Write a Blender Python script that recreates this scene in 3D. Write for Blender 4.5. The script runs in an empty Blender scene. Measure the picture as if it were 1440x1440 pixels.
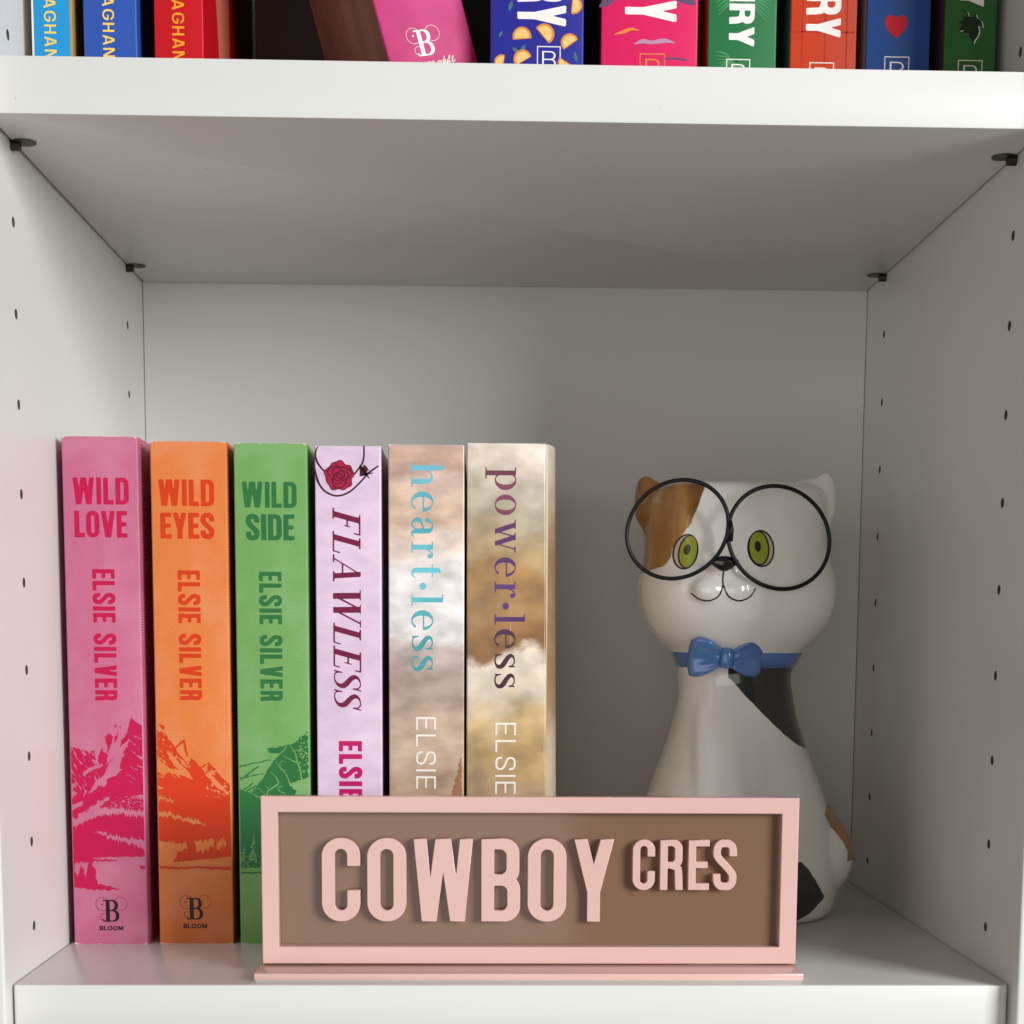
import bpy, math, random
import numpy as np
from mathutils import Vector, Matrix
from mathutils.geometry import tessellate_polygon
from mathutils.bvhtree import BVHTree

R = math.radians
sc = bpy.context.scene
C = sc.collection
MM = 0.001
rng = np.random.RandomState(7)

# ------------------------------------------------------------------ camera
CF, CCX, CCY = 2287.1, 738.9, 1174.6           # focal length and optical axis in 1440-pixel units
CP, CY, CR = -0.1175, 0.0287, 0.0063           # pitch, yaw, roll
cam = bpy.data.cameras.new('camera')
camo = bpy.data.objects.new('camera', cam)
C.objects.link(camo)
fw = Vector((math.sin(CY) * math.cos(CP), math.cos(CY) * math.cos(CP), math.sin(CP)))
rt = Vector((math.cos(CY), -math.sin(CY), 0))
up = rt.cross(fw)
r2 = rt * math.cos(CR) + up * math.sin(CR)
u2 = -rt * math.sin(CR) + up * math.cos(CR)
mw = Matrix((r2, u2, -fw)).transposed().to_4x4()
mw.translation = Vector((0.1678, -0.5784, 0.1230))
camo.matrix_world = mw
cam.sensor_fit = 'HORIZONTAL'
cam.sensor_width = 36.0
cam.lens = CF / 1440 * 36
cam.shift_x = (720 - CCX) / 1440
cam.shift_y = (CCY - 720) / 1440
cam.clip_start = 0.02
cam.clip_end = 50
sc.camera = camo

# ------------------------------------------------------------------ light
world = bpy.data.worlds.new('World')
sc.world = world
world.use_nodes = True
bg = world.node_tree.nodes['Background']
bg.inputs[0].default_value = (1.0, 0.96, 0.88, 1)
bg.inputs[1].default_value = 0.145


def area_light(name, loc, target, sx, sy, power, col):
    l = bpy.data.lights.new(name, 'AREA')
    l.shape = 'RECTANGLE'
    l.size, l.size_y = sx, sy
    l.energy = power
    l.color = col
    o = bpy.data.objects.new(name, l)
    C.objects.link(o)
    o.location = loc
    d = Vector(target) - Vector(loc)
    o.rotation_euler = d.to_track_quat('-Z', 'Y').to_euler()
    return o


area_light('window_light', (2.22, -2.05, 0.72), (0.15, 0.05, 0.12), 1.15, 1.15, 108, (0.985, 0.995, 0.99))
area_light('room_light', (-0.6, -1.9, 0.0), (0.15, 0.0, 0.15), 2.0, 1.3, 10.5, (0.99, 0.985, 0.95))

sc.view_settings.view_transform = 'Standard'
sc.view_settings.look = 'None'
sc.view_settings.exposure = 0.0
sc.view_settings.gamma = 1.0
sc.view_settings.use_curve_mapping = False
try:
    sc.cycles.max_bounces = 14
    sc.cycles.diffuse_bounces = 8
except Exception:
    pass

# ------------------------------------------------------------------ scene dimensions (metres)
W, D, H, T = 0.3622, 0.26, 0.2995, 0.0189
FRONT = -0.0075                                # front edge of the upright panels
H1, H2, Z0 = 0.0323, 0.2234, 0.2720            # peg hole columns


# ------------------------------------------------------------------ helpers
def srgb(r, g, b):
    f = lambda c: (c / 255 / 12.92) if c / 255 <= 0.04045 else ((c / 255 + 0.055) / 1.055) ** 2.4
    return (f(r), f(g), f(b), 1)


def nd(nt, typ, **kw):
    n = nt.nodes.new(typ)
    for k, v in kw.items():
        setattr(n, k, v)
    return n


def base_mat(name):
    m = bpy.data.materials.new(name)
    m.use_nodes = True
    nt = m.node_tree
    return m, nt, nt.nodes['Principled BSDF']


def mat(name, col, rough=0.45, var=0.06, scale=60, bump=0.0, bscale=900, spec=0.5, coat=0.0, metal=0.0, rvar=0.0):
    """plain surface with slight colour and gloss variation"""
    m, nt, p = base_mat(name)
    tc = nd(nt, 'ShaderNodeTexCoord')
    n = nd(nt, 'ShaderNodeTexNoise')
    n.inputs['Scale'].default_value = scale
    n.inputs['Detail'].default_value = 5
    nt.links.new(tc.outputs['Object'], n.inputs['Vector'])
    mx = nd(nt, 'ShaderNodeMix', data_type='RGBA')
    mx.inputs[6].default_value = tuple(c * (1 - var) for c in col[:3]) + (1,)
    mx.inputs[7].default_value = tuple(min(1, c * (1 + var)) for c in col[:3]) + (1,)
    nt.links.new(n.outputs['Fac'], mx.inputs[0])
    nt.links.new(mx.outputs[2], p.inputs['Base Color'])
    p.inputs['Roughness'].default_value = rough
    if rvar:
        mr = nd(nt, 'ShaderNodeMapRange')
        mr.inputs['From Min'].default_value = 0.3
        mr.inputs['From Max'].default_value = 0.7
        mr.inputs['To Min'].default_value = max(0, rough - rvar)
        mr.inputs['To Max'].default_value = rough + rvar
        nt.links.new(n.outputs['Fac'], mr.inputs[0])
        nt.links.new(mr.outputs[0], p.inputs['Roughness'])
    p.inputs['Specular IOR Level'].default_value = spec
    p.inputs['Metallic'].default_value = metal
    p.inputs['Coat Weight'].default_value = coat
    p.inputs['Coat Roughness'].default_value = 0.08
    if bump:
        n2 = nd(nt, 'ShaderNodeTexNoise')
        n2.inputs['Scale'].default_value = bscale
        n2.inputs['Detail'].default_value = 3
        nt.links.new(tc.outputs['Object'], n2.inputs['Vector'])
        b = nd(nt, 'ShaderNodeBump')
        b.inputs['Strength'].default_value = bump
        b.inputs['Distance'].default_value = 0.0003
        nt.links.new(n2.outputs['Fac'], b.inputs['Height'])
        nt.links.new(b.outputs[0], p.inputs['Normal'])
    return m


def linen_mat(name, col, col2=None, rough=0.42):
    """laminated card cover: colour with a fine crossed emboss and its glints painted pale in patches"""
    m, nt, p = base_mat(name)
    tc = nd(nt, 'ShaderNodeTexCoord')
    vals = []
    for ang in (45, -45):
        mp = nd(nt, 'ShaderNodeMapping')
        mp.inputs['Rotation'].default_value = (0, R(ang), 0)
        nt.links.new(tc.outputs['Object'], mp.inputs['Vector'])
        w = nd(nt, 'ShaderNodeTexWave', wave_type='BANDS', bands_direction='X')
        w.inputs['Scale'].default_value = 410
        w.inputs['Distortion'].default_value = 0.6
        w.inputs['Detail'].default_value = 0
        w.inputs['Detail Scale'].default_value = 0.1
        nt.links.new(mp.outputs[0], w.inputs['Vector'])
        vals.append(w.outputs['Fac'])
    mul = nd(nt, 'ShaderNodeMath', operation='MULTIPLY')
    nt.links.new(vals[0], mul.inputs[0])
    nt.links.new(vals[1], mul.inputs[1])
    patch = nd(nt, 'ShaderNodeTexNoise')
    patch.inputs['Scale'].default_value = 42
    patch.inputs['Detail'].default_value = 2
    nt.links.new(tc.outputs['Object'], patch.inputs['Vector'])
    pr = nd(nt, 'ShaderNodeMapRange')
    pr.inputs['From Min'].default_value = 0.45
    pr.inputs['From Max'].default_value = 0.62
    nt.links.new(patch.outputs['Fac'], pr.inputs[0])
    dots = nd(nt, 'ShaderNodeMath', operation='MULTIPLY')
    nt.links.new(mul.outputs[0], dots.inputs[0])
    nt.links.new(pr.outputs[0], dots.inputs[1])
    # colour
    big = nd(nt, 'ShaderNodeTexNoise')
    big.inputs['Scale'].default_value = 24
    big.inputs['Detail'].default_value = 6
    nt.links.new(tc.outputs['Object'], big.inputs['Vector'])
    mx = nd(nt, 'ShaderNodeMix', data_type='RGBA')
    c2 = col2 or tuple(c * 0.88 for c in col[:3]) + (1,)
    mx.inputs[6].default_value = c2
    mx.inputs[7].default_value = tuple(min(1, c * 1.05) for c in col[:3]) + (1,)
    nt.links.new(big.outputs['Fac'], mx.inputs[0])
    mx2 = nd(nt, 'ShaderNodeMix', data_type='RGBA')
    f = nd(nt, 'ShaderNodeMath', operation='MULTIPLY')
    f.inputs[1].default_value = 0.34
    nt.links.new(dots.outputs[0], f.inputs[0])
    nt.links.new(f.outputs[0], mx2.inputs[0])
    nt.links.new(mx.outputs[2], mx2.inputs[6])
    mx2.inputs[7].default_value = tuple(c * 0.5 + 0.5 for c in col[:3]) + (1,)  # pale glints of the emboss, painted into the base colour
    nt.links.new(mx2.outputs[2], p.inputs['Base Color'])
    p.inputs['Roughness'].default_value = rough
    p.inputs['Specular IOR Level'].default_value = 0.4
    b = nd(nt, 'ShaderNodeBump')
    b.inputs['Strength'].default_value = 0.6
    b.inputs['Distance'].default_value = 0.00012
    nt.links.new(mul.outputs[0], b.inputs['Height'])
    nt.links.new(b.outputs[0], p.inputs['Normal'])
    return m


def wash_mat(name, stops, amp=0.030, scale=28, stretch=0.5, rough=0.35, mottled=0.12, interp='EASE'):
    """watercolour wash: colour bands by height, broken up by noise. stops = [(z in mm, (r,g,b))]"""
    m, nt, p = base_mat(name)
    tc = nd(nt, 'ShaderNodeTexCoord')
    mp = nd(nt, 'ShaderNodeMapping')
    mp.inputs['Scale'].default_value = (1, 1, 1 / stretch)
    nt.links.new(tc.outputs['Object'], mp.inputs['Vector'])
    n = nd(nt, 'ShaderNodeTexNoise')
    n.inputs['Scale'].default_value = scale
    n.inputs['Detail'].default_value = 6
    n.inputs['Roughness'].default_value = 0.55
    nt.links.new(mp.outputs[0], n.inputs['Vector'])
    sx = nd(nt, 'ShaderNodeSeparateXYZ')
    nt.links.new(tc.outputs['Object'], sx.inputs[0])
    a = nd(nt, 'ShaderNodeMath', operation='MULTIPLY_ADD')
    a.inputs[1].default_value = amp * 2
    nt.links.new(n.outputs['Fac'], a.inputs[0])
    nt.links.new(sx.outputs['Z'], a.inputs[2])
    s = nd(nt, 'ShaderNodeMath', operation='SUBTRACT')
    s.inputs[1].default_value = amp
    nt.links.new(a.outputs[0], s.inputs[0])
    mr = nd(nt, 'ShaderNodeMapRange')
    mr.inputs['From Max'].default_value = 0.203
    nt.links.new(s.outputs[0], mr.inputs[0])
    cr = nd(nt, 'ShaderNodeValToRGB')
    cr.color_ramp.interpolation = interp
    el = cr.color_ramp.elements
    stops = sorted(stops)
    el[0].position = stops[0][0] / 203
    el[0].color = srgb(*stops[0][1])
    el[1].position = stops[-1][0] / 203
    el[1].color = srgb(*stops[-1][1])
    for z, c in stops[1:-1]:
        e = el.new(z / 203)
        e.color = srgb(*c)
    nt.links.new(mr.outputs[0], cr.inputs[0])
    n2 = nd(nt, 'ShaderNodeTexNoise')
    n2.inputs['Scale'].default_value = 75
    n2.inputs['Detail'].default_value = 7
    nt.links.new(mp.outputs[0], n2.inputs['Vector'])
    mr2 = nd(nt, 'ShaderNodeMapRange')
    mr2.inputs['From Min'].default_value = 0.3
    mr2.inputs['From Max'].default_value = 0.7
    mr2.inputs['To Min'].default_value = 1 - mottled
    mr2.inputs['To Max'].default_value = 1 + mottled
    nt.links.new(n2.outputs['Fac'], mr2.inputs[0])
    hs = nd(nt, 'ShaderNodeHueSaturation')
    nt.links.new(cr.outputs[0], hs.inputs['Color'])
    nt.links.new(mr2.outputs[0], hs.inputs['Value'])
    nt.links.new(hs.outputs[0], p.inputs['Base Color'])
    p.inputs['Roughness'].default_value = rough
    p.inputs['Coat Weight'].default_value = 0.2
    p.inputs['Coat Roughness'].default_value = 0.2
    return m


def link_mesh(name, verts, faces, m, parent=None, smooth=False):
    me = bpy.data.meshes.new(name)
    me.from_pydata([tuple(v) for v in verts], [], faces)
    me.validate()
    me.update()
    return link_me(name, me, m, parent, smooth)


def link_me(name, me, m, parent=None, smooth=False):
    if m is not None:
        me.materials.clear()
        me.materials.append(m)
    if smooth:
        for p in me.polygons:
            p.use_smooth = True
    o = bpy.data.objects.new(name, me)
    C.objects.link(o)
    if parent is not None:
        o.parent = parent
    return o


def thing(name, label, cat, loc=(0, 0, 0), rot=(0, 0, 0), group=None):
    o = bpy.data.objects.new(name, None)
    o.empty_display_size = 0.02
    C.objects.link(o)
    o.location = loc
    o.rotation_euler = rot
    o['label'] = label
    o['category'] = cat
    if group:
        o['group'] = group
    return o


import bmesh


def box_me(name, x0, x1, y0, y1, z0, z1, bev=0.0, seg=2):
    bm = bmesh.new()
    bmesh.ops.create_cube(bm, size=1)
    for v in bm.verts:
        v.co = Vector(((x0 + x1) / 2 + v.co.x * (x1 - x0), (y0 + y1) / 2 + v.co.y * (y1 - y0), (z0 + z1) / 2 + v.co.z * (z1 - z0)))
    if bev:
        bmesh.ops.bevel(bm, geom=bm.edges[:], offset=bev, segments=seg, affect='EDGES', profile=0.5)
    me = bpy.data.meshes.new(name)
    bm.to_mesh(me)
    bm.free()
    return me


def box(name, x0, x1, y0, y1, z0, z1, m, parent=None, bev=0.0, seg=2):
    o = link_me(name, box_me(name, x0, x1, y0, y1, z0, z1, bev, seg), m, parent)
    if bev:
        shade(o)
    return o


def shade(o, ang=40):
    me = o.data
    for p in me.polygons:
        p.use_smooth = True
    try:
        me.set_sharp_from_angle(angle=R(ang))
    except Exception:
        pass


# ------------------------------------------------------------------ 2D fields -> flat print meshes
def iso_cells(F, x0, y0, d):
    """polygons of the region F<0 on a grid: boundary cells cut, inner cells merged in runs"""
    ny, nx = F.shape
    verts, faces, idx = [], [], {}

    def V(x, y):
        k = (round(x, 5), round(y, 5))
        if k not in idx:
            idx[k] = len(verts)
            verts.append(k)
        return idx[k]
    ins = F < 0
    full = ins[:-1, :-1] & ins[1:, :-1] & ins[:-1, 1:] & ins[1:, 1:]
    some = (ins[:-1, :-1] | ins[1:, :-1] | ins[:-1, 1:] | ins[1:, 1:]) & ~full
    for j in range(ny - 1):
        row = full[j]
        i = 0
        while i < nx - 1:
            if row[i]:
                k = i
                while k < nx - 1 and row[k]:
                    k += 1
                faces.append((V(x0 + i * d, y0 + j * d), V(x0 + k * d, y0 + j * d), V(x0 + k * d, y0 + (j + 1) * d), V(x0 + i * d, y0 + (j + 1) * d)))
                i = k
            else:
                i += 1
    for j, i in zip(*np.nonzero(some)):
        cs = [(i, j), (i + 1, j), (i + 1, j + 1), (i, j + 1)]
        poly = []
        for a in range(4):
            p, q = cs[a], cs[(a + 1) % 4]
            fp, fq = F[p[1], p[0]], F[q[1], q[0]]
            if fp < 0:
                poly.append(V(x0 + p[0] * d, y0 + p[1] * d))
            if (fp < 0) != (fq < 0):
                t = fp / (fp - fq)
                t = min(max(t, 0.001), 0.999)
                poly.append(V(x0 + (p[0] + (q[0] - p[0]) * t) * d, y0 + (p[1] + (q[1] - p[1]) * t) * d))
        q = []
        for v in poly:
            if not q or v != q[-1]:
                q.append(v)
        if len(q) > 2 and q[0] == q[-1]:
            q.pop()
        if len(set(q)) >= 3 and len(set(q)) == len(q):
            faces.append(tuple(q))
    return verts, faces


def iso_loops(F, x0, y0, d):
    """closed outlines of the region F<0"""
    ny, nx = F.shape
    nxt = {}
    pos = {}
    ins = F < 0
    s = ins[:-1, :-1].astype(int) + ins[1:, :-1] + ins[:-1, 1:] + ins[1:, 1:]
    for j, i in zip(*np.nonzero((s > 0) & (s < 4))):
        cs = [(i, j), (i + 1, j), (i + 1, j + 1), (i, j + 1)]
        cr = []
        for a in range(4):
            p, q = cs[a], cs[(a + 1) % 4]
            fp, fq = F[p[1], p[0]], F[q[1], q[0]]
            if (fp < 0) != (fq < 0):
                t = fp / (fp - fq)
                key = (min(p, q), max(p, q))
                pos[key] = (x0 + (p[0] + (q[0] - p[0]) * t) * d, y0 + (p[1] + (q[1] - p[1]) * t) * d)
                cr.append((fp < 0, key))          # True: leaving the inside
        outs = [k for l, k in cr if l]
        inn = [k for l, k in cr if not l]
        for a, b in zip(outs, inn if len(inn) == 1 else inn[::-1]):
            nxt[a] = b
    loops = []
    while nxt:
        k0 = next(iter(nxt))
        L = []
        k = k0
        while k in nxt:
            L.append(pos[k])
            k = nxt.pop(k)
        if len(L) > 5:
            loops.append(L)
    return loops


# primitives on coordinate arrays
def sd_seg(X, Y, a, b, w):
    ax, ay = a
    bx, by = b
    dx, dy = bx - ax, by - ay
    L = dx * dx + dy * dy + 1e-12
    t = np.clip(((X - ax) * dx + (Y - ay) * dy) / L, 0, 1)
    return np.hypot(X - ax - t * dx, Y - ay - t * dy) - w / 2


def sd_bar(X, Y, a, b, w):
    """butt-ended stroke"""
    ax, ay = a
    bx, by = b
    L = math.hypot(bx - ax, by - ay)
    ux, uy = (bx - ax) / L, (by - ay) / L
    s = (X - ax) * ux + (Y - ay) * uy
    t = -(X - ax) * uy + (Y - ay) * ux
    return np.maximum(np.abs(t) - w / 2, np.abs(s - L / 2) - L / 2)


def sd_rect(X, Y, x0, x1, y0, y1):
    return np.maximum(np.abs(X - (x0 + x1) / 2) - (x1 - x0) / 2, np.abs(Y - (y0 + y1) / 2) - (y1 - y0) / 2)


def sd_rrect(X, Y, x0, x1, y0, y1, r):
    r = min(r, (x1 - x0) / 2, (y1 - y0) / 2)
    qx = np.abs(X - (x0 + x1) / 2) - (x1 - x0) / 2 + r
    qy = np.abs(Y - (y0 + y1) / 2) - (y1 - y0) / 2 + r
    return np.hypot(np.maximum(qx, 0), np.maximum(qy, 0)) + np.minimum(np.maximum(qx, qy), 0) - r


def sd_ell(X, Y, cx, cy, rx, ry):
    k = np.hypot((X - cx) / rx, (Y - cy) / ry)
    return (k - 1) * min(rx, ry)


def sd_path(X, Y, pts, w):
    F = None
    for a, b in zip(pts[:-1], pts[1:]):
        f = sd_seg(X, Y, a, b, w)
        F = f if F is None else np.minimum(F, f)
    return F


def crom(pts, n=8):
    """catmull-rom through points of any dimension"""
    P = [np.array(p, float) for p in pts]
    P = [2 * P[0] - P[1]] + P + [2 * P[-1] - P[-2]]
    out = []
    for i in range(1, len(P) - 2):
        for k in range(n):
            t = k / n
            out.append(0.5 * ((2 * P[i]) + (-P[i - 1] + P[i + 1]) * t + (2 * P[i - 1] - 5 * P[i] + 4 * P[i + 1] - P[i + 2]) * t * t + (-P[i - 1] + 3 * P[i] - 3 * P[i + 1] + P[i + 2]) * t ** 3))
    out.append(P[-2])
    return out


def vstroke(X, Y, pts, n=8):
    """curved stroke of varying width; pts = (x, y, width)"""
    Q = crom(pts, n)
    F = None
    for a, b in zip(Q[:-1], Q[1:]):
        dx, dy = b[0] - a[0], b[1] - a[1]
        L = dx * dx + dy * dy + 1e-12
        t = np.clip(((X - a[0]) * dx + (Y - a[1]) * dy) / L, 0, 1)
        f = np.hypot(X - a[0] - t * dx, Y - a[1] - t * dy) - (a[2] + (b[2] - a[2]) * t) / 2
        F = f if F is None else np.minimum(F, f)
    return F


def in_poly(X, Y, P):
    c = np.zeros(X.shape, bool)
    n = len(P)
    for i in range(n):
        x1, y1 = P[i]
        x2, y2 = P[(i + 1) % n]
        if y1 == y2:
            continue
        m = ((y1 > Y) != (y2 > Y)) & (X < (x2 - x1) * (Y - y1) / (y2 - y1) + x1)
        c ^= m
    return c


def sd_poly(X, Y, P):
    F = None
    for a, b in zip(P, P[1:] + P[:1]):
        f = sd_seg(X, Y, a, b, 0)
        F = f if F is None else np.minimum(F, f)
    return np.where(in_poly(X, Y, P), -F, F)


MIN = lambda *a: np.minimum.reduce(a)
MAX = lambda *a: np.maximum.reduce(a)


def vnoise(X, Y, seed=0):
    """smooth value noise, unit lattice, range 0..1"""
    xi, yi = np.floor(X).astype(int), np.floor(Y).astype(int)
    fx, fy = X - xi, Y - yi
    fx, fy = fx * fx * (3 - 2 * fx), fy * fy * (3 - 2 * fy)

    def h(a, b):
        n = (a * 374761393 + b * 668265263 + seed * 974711) & 0xffffffff
        n = ((n ^ (n >> 13)) * 1274126177) & 0xffffffff
        return ((n ^ (n >> 16)) & 0xffff) / 65535.0
    return (h(xi, yi) * (1 - fx) + h(xi + 1, yi) * fx) * (1 - fy) + (h(xi, yi + 1) * (1 - fx) + h(xi + 1, yi + 1) * fx) * fy


def fbm(X, Y, seed=0, o=4):
    s, a, t = 0, 0.5, 0
    for k in range(o):
        s = s + a * vnoise(X * 2 ** k, Y * 2 ** k, seed + k)
        t += a
        a /= 2
    return s / t


# ------------------------------------------------------------------ letter shapes (cap height 1)
SANS_W = dict(A=.50, B=.46, C=.455, D=.46, E=.40, G=.46, H=.47, I=.155, L=.38, M=.60, N=.48, O=.465, R=.455, S=.455, V=.50, W=.72, Y=.50)


def sans(ch, X, Y, s=.153, w=None):
    w = w or SANS_W[ch]
    if ch == 'O':
        return MAX(sd_rrect(X, Y, 0, w, 0, 1, w * .48), -sd_rrect(X, Y, s, w - s, s * .85, 1 - s * .85, w * .48 - s * .8))
    if ch in 'CG':
        f = MAX(sd_rrect(X, Y, 0, w, 0, 1, w * .48), -sd_rrect(X, Y, s, w - s, s * .85, 1 - s * .85, w * .48 - s * .8))
        if ch == 'C':
            return MAX(f, -sd_rect(X, Y, w / 2, w + .1, .375, .665))
        f = MAX(f, -sd_rect(X, Y, w / 2, w + .1, .52, .69))
        return MIN(f, sd_rect(X, Y, w * .5, w, .40, .40 + s * .8), sd_rect(X, Y, w - s, w, .25, .50))
    if ch == 'I':
        return sd_rect(X, Y, 0, s, 0, 1)
    if ch == 'L':
        return MIN(sd_rect(X, Y, 0, s, 0, 1), sd_rect(X, Y, 0, w, 0, s * .9))
    if ch == 'E':
        return MIN(sd_rect(X, Y, 0, s, 0, 1), sd_rect(X, Y, 0, w, 0, s * .88), sd_rect(X, Y, 0, w, 1 - s * .88, 1), sd_rect(X, Y, 0, w * .92, .5 - s * .42, .5 + s * .42))
    if ch == 'H':
        return MIN(sd_rect(X, Y, 0, s, 0, 1), sd_rect(X, Y, w - s, w, 0, 1), sd_rect(X, Y, 0, w, .5 - s * .42, .5 + s * .42))
    if ch == 'D':
        return MIN(MAX(sd_rrect(X, Y, -w, w, 0, 1, w * .45), -sd_rrect(X, Y, -w, w - s, s * .85, 1 - s * .85, w * .45 - s * .8), sd_rect(X, Y, 0, w, 0, 1)), sd_rect(X, Y, 0, s, 0, 1))
    if ch == 'B':
        def lobe(y0, y1, ww):
            return MAX(sd_rrect(X, Y, -w, ww, y0, y1, w * .40), -sd_rrect(X, Y, -w, ww - s, y0 + s * .85, y1 - s * .85, w * .40 - s * .7), -(X))
        return MIN(lobe(0, .5 + s * .42, w), lobe(.5 - s * .42, 1, w * .975), sd_rect(X, Y, 0, s, 0, 1))
    if ch == 'R':
        y0 = .43
        lobe = MAX(sd_rrect(X, Y, -w, w * .98, y0, 1, w * .40), -sd_rrect(X, Y, -w, w * .98 - s, y0 + s * .85, 1 - s * .85, w * .40 - s * .7), -X)
        leg = MAX(vstroke(X, Y, [(w * .45, .49, s * .85), (w * .76, .44, s * .95), (w - s * .55, .30, s), (w - s * .5, .12, s), (w - s * .42, -.08, s)]), -Y)
        return MIN(lobe, leg, sd_rect(X, Y, 0, s, 0, 1))
    if ch == 'S':
        r, h = w / 2 - s / 2, s / 2
        pts = [(w - h, .66), (w - h, .76), (w - h - r * .12, .86), (w / 2 + r * .45, .925), (w / 2, .93), (w / 2 - r * .5, .925), (h + r * .12, .86), (h, .76), (h + .01, .68), (h + .07, .59), (w / 2, .50),
               (w - h - .07, .40), (w - h - .01, .31), (w - h, .23), (w - h - r * .12, .14), (w / 2 + r * .5, .077), (w / 2, .072), (w / 2 - r * .5, .077), (h + r * .12, .14), (h, .24), (h, .34)]
        sy = 1 + (s - .145) * -.9
        pts = [(a, .5 + (b - .5) * sy, s) for a, b in pts]
        f = vstroke(X, Y, pts, 4)
        f = MAX(f, -sd_rect(X, Y, w / 2, w + .2, .50, .675) if False else f)
        f = MAX(f, -sd_rect(X, Y, w - s * 1.02, w + .2, .56, .675 ))
        f = MAX(f, -sd_rect(X, Y, -.2, s * 1.02, .325, .44))
        return f
    if ch == 'V':
        a = sd_bar(X, Y, (s * .5, 1.06), (w / 2 - s * .0, -.10), s)
        b = sd_bar(X, Y, (w - s * .5, 1.06), (w / 2 + s * .0, -.10), s)
        return MAX(MIN(a, b), Y - 1, -Y)
    if ch == 'A':
        a = sd_bar(X, Y, (s * .5, -.06), (w / 2, 1.10), s)
        b = sd_bar(X, Y, (w - s * .5, -.06), (w / 2, 1.10), s)
        return MIN(MAX(MIN(a, b), Y - 1, -Y), sd_rect(X, Y, w * .24, w * .76, .20, .20 + s * .8))
    if ch == 'W':
        h = s * .5
        q = w * .255
        fs = [sd_bar(X, Y, (h, 1.08), (q + .005, -.08), s), sd_bar(X, Y, (w / 2 - s * .06, 1.08), (q - .005 + s * .12, -.08), s * .93),
              sd_bar(X, Y, (w / 2 + s * .06, 1.08), (w - q + .005 - s * .12, -.08), s * .93), sd_bar(X, Y, (w - h, 1.08), (w - q - .005, -.08), s)]
        return MAX(MIN(*fs), Y - 1, -Y)
    if ch == 'M':
        fs = [sd_rect(X, Y, 0, s, 0, 1), sd_rect(X, Y, w - s, w, 0, 1), sd_bar(X, Y, (s * .5, 1.05), (w / 2, .1), s), sd_bar(X, Y, (w - s * .5, 1.05), (w / 2, .1), s)]
        return MAX(MIN(*fs), Y - 1, -Y)
    if ch == 'N':
        return MAX(MIN(sd_rect(X, Y, 0, s, 0, 1), sd_rect(X, Y, w - s, w, 0, 1), sd_bar(X, Y, (s * .5, 1.1), (w - s * .5, -.1), s)), Y - 1, -Y)
    if ch == 'Y':
        return MAX(MIN(sd_bar(X, Y, (s * .52, 1.05), (w / 2, .36), s), sd_bar(X, Y, (w - s * .52, 1.05), (w / 2, .36), s), sd_rect(X, Y, w / 2 - s / 2, w / 2 + s / 2, 0, .46)), Y - 1, -Y)


SERIF_W = {'h': .70, 'e': .58, 'a': .58, 'r': .50, 't': .42, '.': .20, 'l': .33, 's': .46, 'p': .66, 'o': .60, 'w': .98,
           'F': .62, 'L': .62, 'A': .78, 'W': 1.12, 'E': .64, 'S': .52, 'B': .70}


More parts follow.
